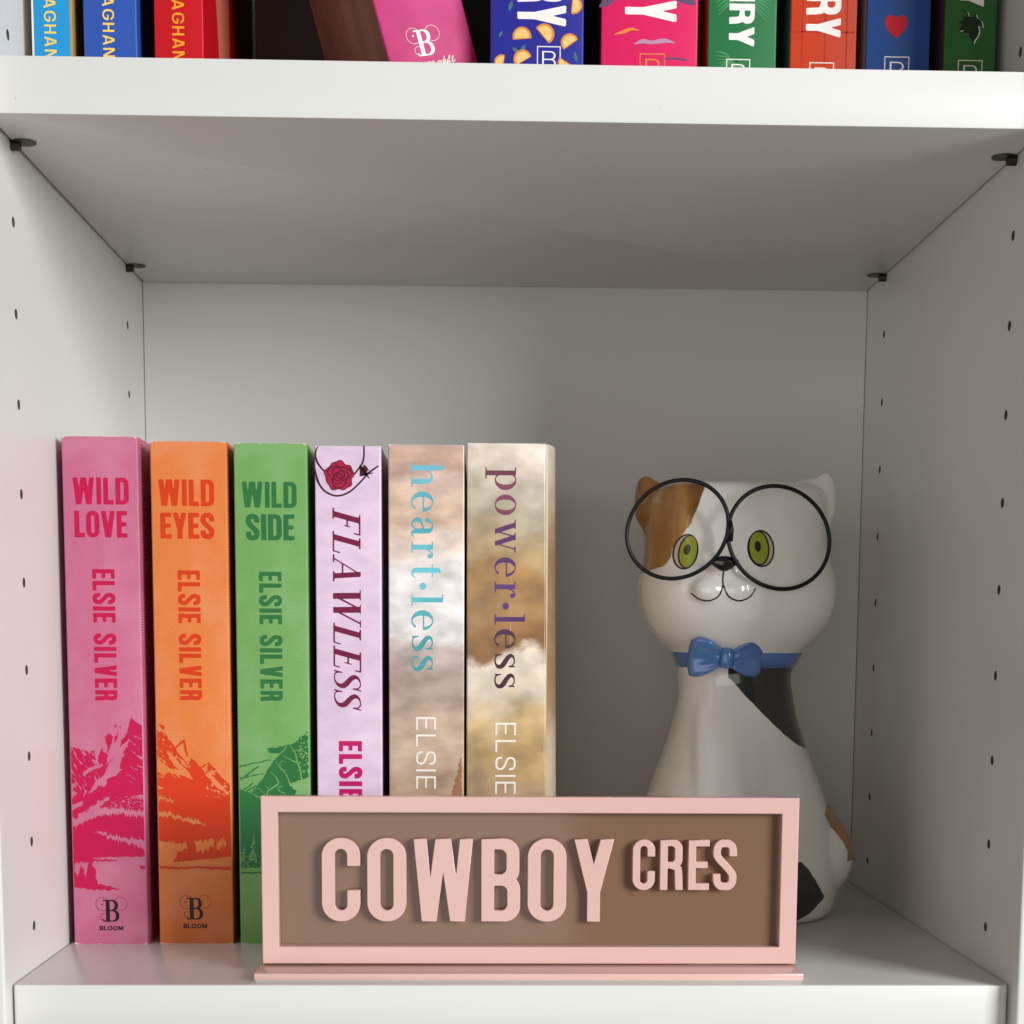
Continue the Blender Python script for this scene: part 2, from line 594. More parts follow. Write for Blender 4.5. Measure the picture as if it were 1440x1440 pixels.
def serif(ch, X, Y):
    t = .038
    rc = lambda *a: sd_rect(X, Y, *a)
    st = lambda x, y0=0, y1=.68, T_=.14: rc(x, x + T_, y0, y1)
    if ch == 'l':
        return MIN(st(.09, 0, 1), rc(0, .33, 0, t), rc(0, .2, 1 - t, 1))
    if ch == 'h':
        arch = vstroke(X, Y, [(.21, .46, t), (.30, .60, t), (.40, .655, .05), (.50, .60, .11), (.54, .50, .14)])
        return MIN(st(.09, 0, 1), rc(0, .31, 0, t), rc(0, .2, 1 - t, 1), arch, st(.47, 0, .52), rc(.38, .70, 0, t))
    if ch == 'e':
        ring = MAX(sd_ell(X, Y, .29, .34, .29, .35), -sd_ell(X, Y, .315, .34, .165, .315))
        ring = MAX(ring, -rc(.34, .8, .13, .36))
        return MIN(ring, rc(.10, .53, .36, .36 + t))
    if ch == 'a':
        top = vstroke(X, Y, [(.10, .50, .13), (.12, .54, .08), (.18, .64, .04), (.28, .665, .05), (.37, .62, .10), (.41, .52, .14)])
        bowl = vstroke(X, Y, [(.38, .39, t), (.22, .34, .06), (.10, .25, .12), (.09, .13, .13), (.16, .035, .07), (.26, .03, .04), (.36, .12, t)])
        tail = vstroke(X, Y, [(.41, .12, .13), (.45, .03, .08), (.53, .03, .035), (.57, .09, .03)])
        return MIN(top, bowl, tail, rc(.34, .48, .1, .52))
    if ch == 'r':
        ear = vstroke(X, Y, [(.21, .44, t), (.27, .58, t), (.35, .655, .05), (.42, .63, .09)])
        return MIN(st(.09), rc(0, .33, 0, t), rc(0, .2, .68 - t, .68), ear, sd_ell(X, Y, .42, .58, .07, .07))
    if ch == 't':
        low = vstroke(X, Y, [(.19, .2, .14), (.20, .09, .13), (.26, .03, .07), (.34, .03, t), (.40, .12, .03)])
        tip = MAX(sd_bar(X, Y, (.05, .62), (.25, .93), .12), rc(.12, .26, .6, .92))
        return MIN(rc(.12, .26, .15, .88), rc(0, .40, .68 - t, .68), low, tip)
    if ch in 'sS':
        k = .68 if ch == 's' else 1.0
        p = [(.40, .70, t), (.37, .86, t), (.29, .955, .04), (.20, .965, .04), (.10, .90, .08), (.075, .77, .12), (.15, .63, .14), (.30, .47, .16), (.39, .34, .14),
             (.40, .18, .11), (.32, .06, .06), (.21, .03, .04), (.11, .06, .04), (.06, .18, t), (.04, .30, t)]
        wd = 1.0 if ch == 's' else 1.12
        f = vstroke(X, Y, [(a * wd, b * k, c * (1 if ch == 's' else 1.0)) for a, b, c in p], 5)
        return MIN(f, rc(.385 * wd, .385 * wd + t, .70 * k, 1.0 * k), rc(.03 * wd, .03 * wd + t, 0, .30 * k))
    if ch == 'p':
        bowl = MAX(sd_ell(X, Y, .37, .34, .29, .35), -sd_ell(X, Y, .345, .34, .155, .315), -(X - .16))
        return MIN(st(.09, -.32, .68), rc(0, .33, -.32, -.32 + t), rc(0, .2, .68 - t, .68), bowl)
    if ch == 'o':
        return MAX(sd_ell(X, Y, .30, .34, .30, .35), -sd_ell(X, Y, .30, .34, .155, .32))
    if ch in 'wW':
        h = .68 if ch == 'w' else 1.0
        k = 1 if ch == 'w' else 1.14
        b = lambda x0, x1, w_: MAX(sd_bar(X, Y, (x0 * k, h * 1.04), (x1 * k, -.04), w_), Y - h, -Y)
        return MIN(b(.14, .36, .14 + .03 * (ch == 'W')), b(.51, .33, t + .015 * (ch == 'W')), b(.50, .72, .14 + .03 * (ch == 'W')), b(.88, .69, t + .015 * (ch == 'W')), rc(0, .28 * k, h - t, h), rc(.38 * k, .62 * k, h - t, h), rc(.78 * k, .98 * k, h - t, h))
    if ch == '.':
        return sd_ell(X, Y, .10, .36, .105, .105)
    # capitals
    T_ = .165
    t = .055
    if ch == 'F':
        return MIN(st(.09, 0, 1, T_), rc(0, .32, 0, t), rc(0, .60, 1 - t, 1), rc(.2, .44, .50, .50 + t), rc(.56, .60, .76, 1), rc(.41, .44, .40, .64))
    if ch == 'L':
        return MIN(st(.09, 0, 1, T_), rc(0, .32, 1 - t, 1), rc(0, .60, 0, t), rc(.56, .60, 0, .26))
    if ch == 'E':
        return MIN(st(.09, 0, 1, T_), rc(0, .60, 1 - t, 1), rc(0, .62, 0, t), rc(.2, .44, .50, .50 + t), rc(.56, .60, .77, 1), rc(.41, .44, .38, .66), rc(.58, .62, 0, .24))
    if ch == 'A':
        a = MAX(sd_bar(X, Y, (.10, -.05), (.40, 1.05), .04), Y - 1, -Y)
        b = MAX(sd_bar(X, Y, (.36, 1.05), (.66, -.05), .145), Y - 1, -Y)
        return MIN(a, b, rc(.20, .55, .32, .32 + t), rc(0, .24, 0, t), rc(.50, .80, 0, t))
    if ch == 'B':
        def lobe(y0, y1, ww):
            return MAX(sd_rrect(X, Y, -1, ww, y0, y1, .24), -sd_rrect(X, Y, -1, ww - .15, y0 + t, y1 - t, .17), .2 - X)
        return MIN(st(.12, 0, 1, .17), rc(0, .45, 0, t), rc(0, .45, 1 - t, 1), lobe(0, .54, .70), lobe(.54 - t, 1, .65))


def bake(f, x0, x1, y0, y1, d):
    xs = np.arange(x0 - 2 * d, x1 + 2.5 * d, d)
    ys = np.arange(y0 - 2 * d, y1 + 2.5 * d, d)
    X, Y = np.meshgrid(xs, ys)
    return f(X, Y), xs[0], ys[0], d


class Print:
    """collects flat artwork in spine millimetres (u to the right, z up) and links it as one mesh"""

    def __init__(self):
        self.v, self.f = [], []

    def add(self, verts, faces, fn=lambda p: p, flip=False):
        o = len(self.v)
        self.v += [fn(p) for p in verts]
        self.f += [tuple(i + o for i in (reversed(f) if flip else f)) for f in faces]

    def field(self, f, x0, x1, y0, y1, d=0.12, fn=lambda p: p):
        F, a, b, d = bake(f, x0, x1, y0, y1, d)
        self.add(*iso_cells(F, a, b, d), fn=fn)

    def text(self, s, box, style='sans', direction='h', stroke=.153, track=.085, shear=0, widths=None, res=34, space=.28):
        """box = (x0, x1, z0, z1) for capitals; direction 'down' = reading from top to bottom"""
        x0, x1, z0, z1 = box
        wd = lambda c: (widths or {}).get(c) or (SANS_W if style == 'sans' else SERIF_W)[c]
        if style == 'sans':
            wd = (lambda c, g=wd: stroke if c == 'I' else g(c))
        total = sum(space if c == ' ' else wd(c) for c in s) + track * (len(s) - 1)
        Lx = (x1 - x0) if direction == 'h' else (z1 - z0)
        Hh = (z1 - z0) if direction == 'h' else (x1 - x0)
        k = Lx / total
        cur = 0
        for c in s:
            if c == ' ':
                cur += space + track
                continue
            w = wd(c)
            g = (lambda X, Y: sans(c, X, Y, stroke, w)) if style == 'sans' else (lambda X, Y: serif(c, X - shear * Y, Y))
            ylo = -.34 if c == 'p' else 0
            F, a, b, d = bake(g, -.02 if not shear else -.05, w + .02 + max(shear, 0), ylo, 1.0, 1 / res)
            vs, fs = iso_cells(F, a, b, d)
            if direction == 'h':
                self.add(vs, fs, lambda p: (x0 + (cur + p[0]) * k, z0 + p[1] * Hh))
            else:
                self.add(vs, fs, lambda p: (x0 + p[1] * Hh, z1 - (cur + p[0]) * k), flip=True)
            cur += w + track

    def stroke(self, pts, d=.1):
        xs = [p[0] for p in pts]
        ys = [p[1] for p in pts]
        m = max(p[2] for p in pts)
        self.field(lambda X, Y: vstroke(X, Y, pts), min(xs) - m, max(xs) + m, min(ys) - m, max(ys) + m, d)

    def build(self, name, m, parent, y=-0.08, clip=None):
        v = [(a * MM, y * MM, b * MM) for a, b in self.v]
        o = link_mesh(name, v, self.f, m, parent)
        return o


# ------------------------------------------------------------------ materials
M = {}
M['white'] = mat('white_foil', (0.73, 0.725, 0.70, 1), rough=0.28, var=0.012, scale=9, spec=0.45)
nt = M['white'].node_tree
pw = nt.nodes['Principled BSDF']
src = pw.inputs['Base Color'].links[0].from_socket
n_ = nd(nt, 'ShaderNodeTexNoise')
n_.inputs['Scale'].default_value = 300
n_.inputs['Detail'].default_value = 1
nt.links.new(nt.nodes['Texture Coordinate'].outputs['Object'], n_.inputs['Vector'])
r_ = nd(nt, 'ShaderNodeMapRange')
r_.inputs['From Min'].default_value = .80
r_.inputs['From Max'].default_value = .86
nt.links.new(n_.outputs['Fac'], r_.inputs[0])
x_ = nd(nt, 'ShaderNodeMix', data_type='RGBA')
x_.inputs[7].default_value = (.25, .23, .20, 1)
nt.links.new(r_.outputs[0], x_.inputs[0])
nt.links.new(src, x_.inputs[6])
nt.links.new(x_.outputs[2], pw.inputs['Base Color'])
M['back'] = mat('white_back_board', (0.66, 0.655, 0.635, 1), rough=0.42, var=0.012, scale=9, spec=0.4)
M['wall'] = mat('room_wall_paint', (0.6, 0.59, 0.57, 1), rough=0.8)
M['dark_metal'] = mat('dark_metal', (0.035, 0.028, 0.022, 1), rough=0.42, metal=0.4, var=0.2, scale=400)
M['hole'] = mat('drilled_chipboard', (0.10, 0.075, 0.05, 1), rough=0.9, var=0.3, scale=900)
M['pages'] = mat('paper_pages', (0.62, 0.56, 0.46, 1), rough=0.85, var=0.08, scale=200)
M['pink_acrylic'] = mat('pink_acrylic', srgb(217, 177, 170), rough=0.16, var=0.015, scale=20, spec=0.45)
M['brown_acrylic'] = mat('brown_acrylic', srgb(124, 95, 75), rough=0.08, var=0.01, scale=20, spec=0.5)
M['clear'] = mat('clear_rubber', (0.45, 0.44, 0.42, 1), rough=0.3)

# ------------------------------------------------------------------ setting
o = link_mesh('wall', [(-2.5, D + .012, -1.2), (2.8, D + .012, -1.2), (2.8, D + .012, 1.6), (-2.5, D + .012, 1.6)], [(0, 1, 2, 3)], M['wall'])
o['kind'] = 'structure'

case = thing('bookcase', 'white bookcase with drilled side panels and thick shelves holding books and a cat figurine', 'bookcase', (0, 0, 0))


def side_panel(sign):
    """upright with two columns of real drilled holes in the inner face"""
    x = 0.0 if sign < 0 else W
    zl, zh = -0.335, 0.635
    y0, y1 = FRONT, D + .010
    th = 0.018
    outer = [Vector((y0 + .0008, zl, 0)), Vector((y1, zl, 0)), Vector((y1, zh, 0)), Vector((y0 + .0008, zh, 0))]
    polys = [outer]
    n, r, dep = 14, 0.0019, 0.008
    holes = []
    for hy in (H1, H2):
        for k in range(-11, 19):
            z = Z0 - .032 * k
            if zl + .01 < z < zh - .01:
                if abs(z - (H + T / 2)) < T / 2 + .001 or abs(z + T / 2) < T / 2 + .001:
                    continue
                holes.append((hy, z))
                polys.append([Vector((hy + r * math.cos(2 * math.pi * i / n), z + r * math.sin(2 * math.pi * i / n), 0)) for i in range(n)])
    tris = tessellate_polygon(polys)
    flat = [v for p in polys for v in p]
    s = -1 if sign < 0 else 1
    verts = [(x, v.x, v.y) for v in flat]
    faces = [tuple(t) for t in tris]
    b = 4
    # outer shell: rounded front edge, outer face, top and bottom
    prof = [(x, y0 + .0008), (x + s * .00025, y0 + .00025), (x + s * .0008, y0), (x + s * (th - .0008), y0), (x + s * (th - .00025), y0 + .00025), (x + s * th, y0 + .0008), (x + s * th, y1), (x, y1)]
    k0 = len(verts)
    m_ = len(prof)
    for zz in (zl, zh):
        verts += [(a, c, zz) for a, c in prof]
    for i in range(m_ - 1):
        faces.append((k0 + i, k0 + i + 1, k0 + m_ + i + 1, k0 + m_ + i))
    faces.append(tuple(k0 + i for i in range(m_)))
    faces.append(tuple(k0 + m_ + i for i in range(m_)))
    me = bpy.data.meshes.new('side_panel')
    me.from_pydata(verts, [], faces)
    bm = bmesh.new()
    bm.from_mesh(me)
    bmesh.ops.recalc_face_normals(bm, faces=bm.faces[:])
    bm.to_mesh(me)
    bm.free()
    p = link_me('side_panel', me, M['white'], case)
    hv = [(q * s, r * math.cos(2 * math.pi * i / n), r * math.sin(2 * math.pi * i / n)) for q in (0, dep) for i in range(n)]
    hf = [(i, (i + 1) % n, n + (i + 1) % n, n + i) for i in range(n)] + [tuple(n + i for i in range(n))]
    hm = None
    for hy, z in holes:
        if hm is None:
            ho = link_mesh('peg_hole', hv, hf, M['hole'], p)
            hm = ho.data
        else:
            ho = bpy.data.objects.new('peg_hole', hm)
            C.objects.link(ho)
            ho.parent = p
        ho.location = (x, hy, z)
    return p


side_panel(-1)
side_panel(1)
box('back_panel', 0.0003, W - 0.0003, D, D + .004, -0.335, .635, M['back'], case)


def shelf(zt):
    bm = bmesh.new()
    g = 0.0007
    x0, x1, y0, y1 = g, W - g, 0, D - .0006
    r = 0.0026
    pts = [(x0, y1), (x0, y0 + r * .5)]
    for k in range(1, 5):
        a = math.pi + k * math.pi / 8
        pts.append((x0 + r * .5 + r * .5 * math.cos(a), y0 + r * .5 + r * .5 * math.sin(a)))
    for k in range(0, 6):
        a = -math.pi / 2 + k * math.pi / 10
        pts.append((x1 - r + r * math.cos(a), y0 + r + r * math.sin(a)))
    pts += [(x1, y1)]
    vs = [bm.verts.new((a, b, zt - T)) for a, b in pts]
    f = bm.faces.new(vs)
    ext = bmesh.ops.extrude_face_region(bm, geom=[f])
    bmesh.ops.translate(bm, vec=(0, 0, T), verts=[e for e in ext['geom'] if isinstance(e, bmesh.types.BMVert)])
    bmesh.ops.recalc_face_normals(bm, faces=bm.faces[:])
    ed = [e for e in bm.edges if abs(e.verts[0].co.z - e.verts[1].co.z) < 1e-6]
    bmesh.ops.bevel(bm, geom=ed, offset=0.0006, segments=2, affect='EDGES', profile=0.5)
    me = bpy.data.meshes.new('shelf')
    bm.to_mesh(me)
    bm.free()
    o = link_me('shelf', me, M['white'], case)
    shade(o, 35)
    return o


for zt in (0.0, H + T, 0.628, -0.31):
    shelf(zt)


def cyl(verts, faces, c, axis, r, l, n=20):
    b = len(verts)
    for s in (0, l):
        for i in range(n):
            a = 2 * math.pi * i / n
            p, q = r * math.cos(a), r * math.sin(a)
            if axis == 'x':
                verts.append((c[0] + s, c[1] + p, c[2] + q))
            elif axis == 'z':
                verts.append((c[0] + p, c[1] + q, c[2] + s))
            else:
                verts.append((c[0] + p, c[1] + s, c[2] + q))
    for i in range(n):
        j = (i + 1) % n
        faces.append((b + i, b + j, b + n + j, b + n + i))
    faces.append(tuple(b + i for i in range(n)))
    faces.append(tuple(b + n + i for i in range(n)))


for sx in (-1, 1):
    for hy in (H1, H2):
        v, f = [], []
        x = 0.0 if sx < 0 else W
        cyl(v, f, (x if sx < 0 else x - .0032, hy, H - .0011), 'x', .0019, .0032)      # pin
        cyl(v, f, (x - sx * .0047, hy - .0006, H - .00035), 'z', .0044, .0003, 28)     # dark disc in place of the shade inside the bored recess
        link_mesh('shelf_peg', v, f, M['dark_metal'], case, smooth=False)


# ------------------------------------------------------------------ books
def book(label, x, y, w, h=.203, depth=.133, z=0.0, spine=None, right=None, left=None, rot=(0, 0, 0), group='books', flare=0.0, name='paperback_book', wtop=None):
    b = thing(name, label, 'book', (x, y, z), rot, group)
    t = .0004
    ct = .0009

    def plate(nm, pts, m, bev=.0):
        # pts: plan outline (x,y); extruded to h, optional wider top
        n = len(pts)
        vs = [(a, c, 0) for a, c in pts] + [((a * (wtop / w) if wtop else a), c, h) for a, c in pts]
        fs = [(i, (i + 1) % n, n + (i + 1) % n, n + i) for i in range(n)]
        fs += [tuple(range(n))[::-1], tuple(range(n, 2 * n))]
        me = bpy.data.meshes.new(nm)
        me.from_pydata(vs, [], fs)
        bm = bmesh.new()
        bm.from_mesh(me)
        bmesh.ops.recalc_face_normals(bm, faces=bm.faces[:])
        bm.to_mesh(me)
        bm.free()
        o = link_me(nm, me, m, b)
        shade(o, 50)
        return o
    rr = .0007
    arc = lambda cx, cy, a0, a1, r, n=4: [(cx + r * math.cos(R(a0 + (a1 - a0) * k / n)), cy + r * math.sin(R(a0 + (a1 - a0) * k / n))) for k in range(n + 1)]
    sp = arc(rr, rr, 180, 270, rr) + arc(w - rr, rr, 270, 360, rr) + [(w, rr + .0002), (w - ct, rr + .0002), (w - ct, ct), (ct, ct), (ct, rr + .0002), (0, rr + .0002)]
    plate('spine', sp, spine)
    yj = rr + .00025
    plate('back_cover', [(0, yj), (t, yj), (t, depth), (0, depth)], left or spine)
    if flare:
        pr = [(w - t, yj), (w, yj), (w + flare * .35, .0035), (w + flare * .8, .010), (w + flare, .020), (w + flare * .9, .05), (w, depth), (w - t, depth), (w + flare * .9 - t, .05), (w + flare - t, .020), (w + flare * .8 - t, .010), (w + flare * .35 - t, .0035)]
        plate('front_cover', pr, right or spine)
    else:
        plate('front_cover', [(w - t, yj), (w, yj), (w, depth), (w - t, depth)], right or spine)
    pg = box_me('page_block', t + .0002, w - t - .0002, ct + .0003, depth - .001, .0006, h - .0006)
    link_me('page_block', pg, M['pages'], b)
    return b


def flat(name, col, rough=.4, var=.05, scale=150):
    return mat(name, srgb(*col), rough=rough + .08, var=var, scale=scale, spec=.3)


YB = .0814
GL = 'paperbacks standing on the lower shelf'


def bloom_logo(b, cx, z0, z1, zt0, zt1, txt=True, m=None, m2=None, tilt=0):
    m = m or M['ink']
    hgt = z1 - z0
    P = Print()
    P.text('B', (cx - hgt * .36, cx + hgt * .36, z0, z1), 'serif', res=40)
    P.build('emblem_letter', m, b, y=-.10)
    S = Print()
    k = hgt
    for (a, c, r, a0, a1) in ((cx - k * .38, z0 + k * .80, k * .30, 20, 330), (cx + k * .42, z0 + k * .82, k * .30, -120, 160), (cx - k * .32, z0 + k * .22, k * .16, 60, 280)):
        S.stroke([(a + r * math.cos(R(a0 + (a1 - a0) * i / 12)), c + r * math.sin(R(a0 + (a1 - a0) * i / 12)), .16) for i in range(13)], .09)
    S.field(lambda X, Y: sd_ell(X, Y, cx - k * .40, z0 + k * .80, .35, .35), cx - k * .5, cx - k * .3, z0 + k * .7, z0 + k * .9, .08)
    S.field(lambda X, Y: sd_ell(X, Y, cx - k * .36, z0 + k * .10, .30, .30), cx - k * .5, cx - k * .25, z0, z0 + k * .2, .08)
    S.build('emblem_scrolls', m2 or M['scroll'], b, y=-.09)
    if txt:
        P = Print()
        wdt = dict(B=.85, L=.72, O=1.1, M=1.15)
        P.text('BLOOM', (cx - 4.8, cx + 4.8, zt0, zt1), stroke=.24, track=.16, widths=wdt, res=26)
        P.build('publisher_lettering', m, b, y=-.09)


M['ink'] = flat('black_ink', (26, 14, 20), .35)
M['scroll'] = flat('dark_red_ink', (120, 22, 50), .4)


# traced artwork: zoom pixels of the spine -> spine millimetres
def art(x, y):
    return ((x - 45 - 27 * y / 1440) * .0524, 92.3 - (y - 47) * .05425)


def art_poly(P):
    return [art(*p) for p in P]


def mountain_print(b, m, w, fg, cuts, seed, jag=.35, extra=None, z0=20, z1=94):
    """fg: list of (polygon, comb) painted; cuts: (polygon, comb) removed again; comb = height of tree-like teeth in mm"""
    d = .16
    xs = np.arange(.6, w - .5, d)
    ys = np.arange(z0, z1, d)
    X, Y = np.meshgrid(xs, ys)
    wx = (fbm(X * 1.3, Y * 1.3, seed) - .5) * 2 * jag
    wy = (fbm(X * 1.3 + 40, Y * 1.3, seed + 9) - .5) * 2 * jag

    def sdf(P, comb):
        teeth = (vnoise(X * 3.0, Y * .15, seed + 3) - .5) * 3.4 * comb if comb else 0
        return sd_poly(X + wx, Y + wy + teeth, art_poly(P))
    F = np.full(X.shape, 9.0)
    for P, comb in fg:
        F = np.minimum(F, sdf(P, comb))
    for P, comb in cuts:
        F = np.maximum(F, -sdf(P, comb))
    if extra is not None:
        F = extra(F, X, Y, wx, wy)
    F = np.maximum(F, np.maximum(.62 - X, X - (w - .55)))
    pr = Print()
    pr.add(*iso_cells(F, xs[0], ys[0], d))
    return pr.build('mountain_print', m, b)


# --- book 1
M['pink'] = linen_mat('pink_cover', srgb(200, 108, 142), srgb(178, 90, 124))
M['pink_ink'] = flat('crimson_ink', (188, 0, 70), .42)
b1 = book('pink paperback titled WILD LOVE, its cherry red mountains printed low on the spine', .0030, YB - .0014, .0298, .2028, spine=M['pink'], group=GL)
P = Print()
P.text('WILD', (4.0, 26.0, 176.5, 186.9), stroke=.18, track=.08, widths=dict(W=.82, L=.38, D=.50))
P.text('LOVE', (4.4, 25.2, 163.6, 174.0), stroke=.19, track=.06, widths=dict(L=.40, O=.52, V=.56, E=.42))
P.build('title_lettering', M['pink_ink'], b1)
P = Print()
P.text('ELSIE SILVER', (10.9, 19.7, 99.2, 151.2), direction='down', stroke=.185, track=.10, widths=dict(E=.42, L=.42, S=.5))
P.build('author_lettering', M['pink_ink'], b1)
fg1 = [([(45, 262), (140, 280), (205, 300), (240, 285), (250, 330), (250, 395), (300, 380), (320, 300), (345, 330), (330, 400), (420, 310), (450, 220), (490, 160), (520, 45), (560, 75), (640, 125), (640, 1085), (560, 1085), (200, 1088), (40, 1110)], .0),
       ([(325, 190), (350, 160), (385, 190), (375, 230), (350, 300), (340, 330), (345, 260), (328, 225)], 0),
       ([(270, 340), (300, 270), (325, 330), (310, 390), (270, 380)], 0), ([(395, 200), (425, 150), (420, 190), (395, 240)], 0), ([(395, 105), (412, 95), (405, 130)], 0), ([(430, 125), (445, 95), (440, 130)], 0),
       ([(30, 1080), (225, 1085), (430, 1110), (230, 1122), (215, 1130), (250, 1200), (245, 1240), (265, 1290), (340, 1305), (430, 1335), (230, 1335), (100, 1320), (30, 1310)], .3),
       ([(580, 1150), (640, 1160), (640, 1185), (590, 1172)], .1)]
cut1 = [([(510, 205), (495, 250), (460, 300), (470, 320), (430, 375), (455, 345), (430, 430), (455, 430), (400, 480), (340, 500), (330, 545), (310, 560), (270, 545), (250, 580), (215, 605), (180, 620), (230, 560), (250, 520), (310, 480), (330, 440), (350, 390), (400, 330), (440, 260)], 0),
        ([(150, 470), (170, 440), (215, 415), (270, 395), (310, 385), (300, 410), (240, 430), (190, 460), (155, 480)], 0),
        ([(150, 640), (165, 590), (185, 585), (170, 620)], 0),
        ([(40, 545), (110, 525), (100, 560), (70, 580), (110, 610), (60, 660), (40, 650)], 0),
        ([(40, 710), (110, 680), (150, 665), (150, 700), (100, 720), (40, 760)], .1),
        ([(40, 830), (150, 760), (250, 690), (330, 640), (370, 600), (350, 650), (300, 690), (270, 715), (420, 720), (520, 730), (640, 750), (640, 790), (520, 775), (440, 765), (330, 770), (260, 790), (200, 810), (130, 850), (40, 880)], .75),
        ([(500, 622), (560, 628), (640, 618), (640, 640), (560, 640)], .4),
        ([(220, 905), (300, 910), (400, 925), (480, 940), (540, 950), (640, 965), (640, 1040), (560, 1010), (470, 970), (380, 955), (300, 930)], .7),
        ([(560, 320), (600, 335), (640, 350), (640, 375), (590, 350)], 0), ([(430, 380), (350, 470), (340, 465), (420, 380)], 0),
        ([(220, 1095), (380, 1092), (300, 1105), (230, 1103)], .25),
        ([(85, 1130), (195, 1125), (190, 1150), (175, 1200), (165, 1235), (150, 1180), (135, 1150), (120, 1190), (105, 1235), (80, 1190)], .5)]


def streaks1(F, X, Y, wx, wy):
    # thin scratches along the slopes on the left ridge and a torn snow texture
    s = fbm((X * .9 + Y * .55) * 2.2, (Y * .9 - X * .5) * .45, 31, 3)
    left = (X < 12) & (Y > 62) & (Y < 82)
    F = np.where(left & (s > .64), .2, F)
    top = (X > 22) & (Y > 66) & (Y < 88)
    s2 = fbm((X * .9 - Y * .75) * .4, (Y * .9 + X * .6) * 2.0, 35, 3)
    F = np.where(top & (s2 > .70), .2, F)
    band = (Y > 52) & (Y < 62) & (X > 14)
    s3 = fbm(X * 2.2, Y * 2.6, 5, 2)
    return np.where(band & (Y > 56) & (Y < 60.5) & (s3 > .62), .2, F)


mountain_print(b1, M['pink_ink'], 29.8, fg1, cut1, 3, .38, streaks1)
bloom_logo(b1, 15.2, 9.3, 18.3, 5.7, 7.6)

# --- book 2
M['orange'] = linen_mat('orange_cover', srgb(224, 130, 62), srgb(204, 104, 38))
M['orange_ink'] = flat('vermilion_ink', (204, 52, 0), .42)
b2 = book('orange paperback titled WILD EYES, between the pink and the green books', .0373, YB, .0302, .2014, spine=M['orange'], group=GL)
P = Print()
P.text('WILD', (3.1, 25.0, 176.3, 186.6), stroke=.18, track=.08, widths=dict(W=.82, L=.38, D=.50))
P.text('EYES', (3.6, 24.9, 163.5, 173.6), stroke=.19, track=.05, widths=dict(E=.42, Y=.55, S=.52))
P.build('title_lettering', M['orange_ink'], b2)
P = Print()
P.text('ELSIE SILVER', (10.1, 18.9, 99.4, 151.0), direction='down', stroke=.185, track=.10, widths=dict(E=.42, L=.42, S=.5))
P.build('author_lettering', M['orange_ink'], b2)
fg2 = [([(40, 140), (110, 150), (150, 200), (200, 265), (215, 300), (240, 330), (300, 400), (320, 345), (345, 360), (400, 420), (430, 460), (455, 385), (500, 420), (560, 490), (640, 560), (640, 960), (640, 1085), (500, 1100), (180, 1130), (200, 1040), (215, 990), (60, 965), (40, 960)], 0),
       ([(200, 262), (260, 208), (275, 215), (295, 330), (285, 335), (262, 232), (205, 270)], 0), ([(60, 95), (110, 100), (120, 135), (100, 130), (80, 105)], 0), ([(395, 412), (455, 372), (460, 384), (402, 420)], 0),
       ([(50, 1150), (200, 1165), (400, 1160), (640, 1165), (640, 1192), (400, 1175), (200, 1182), (60, 1175)], .25)]
cut2 = [([(140, 300), (170, 310), (230, 380), (300, 440), (335, 510), (270, 480), (190, 400)], 0), ([(210, 330), (270, 370), (310, 430), (320, 380), (290, 420), (250, 390)], 0),
        ([(40, 340), (90, 370), (160, 420), (230, 435), (270, 470), (300, 500), (230, 465), (240, 500), (200, 470), (150, 450), (110, 480), (60, 440), (40, 430)], .2),
        ([(455, 450), (520, 510), (570, 560), (600, 600), (520, 570), (480, 520), (440, 470)], 0), ([(425, 465), (470, 440), (510, 470), (470, 470), (440, 490)], 0),
        ([(60, 545), (120, 575), (60, 580)], 0), ([(60, 625), (180, 660), (190, 685), (100, 660), (60, 665)], .5),
        ([(40, 745), (150, 755), (250, 790), (350, 800), (450, 845), (350, 830), (220, 805), (120, 790), (40, 785)], .7),
        ([(60, 970), (200, 985), (215, 1080), (180, 1125), (60, 1085)], .5), ([(205, 995), (290, 990), (290, 1040), (215, 1060)], 1.0),
        ([(345, 955), (450, 960), (500, 955), (505, 1010), (430, 1050), (360, 1040)], .9), ([(510, 950), (590, 955), (590, 1000), (520, 1010)], 1.1)]


def streaks2(F, X, Y, wx, wy):
    s = fbm((X * .8 + Y * .6) * 1.8, (Y * .8 - X * .6) * .8, 61, 3)
    a = (X < 9) & (Y > 68) & (Y < 87)
    F = np.where(a & (s > .60), .2, F)
    b_ = (X > 20) & (Y > 60) & (Y < 74)
    return np.where(b_ & (s > .60), .2, F)


mountain_print(b2, M['orange_ink'], 30.2, fg2, cut2, 14, .34, streaks2)
bloom_logo(b2, 14.6, 10.0, 19.0, 6.4, 8.3)

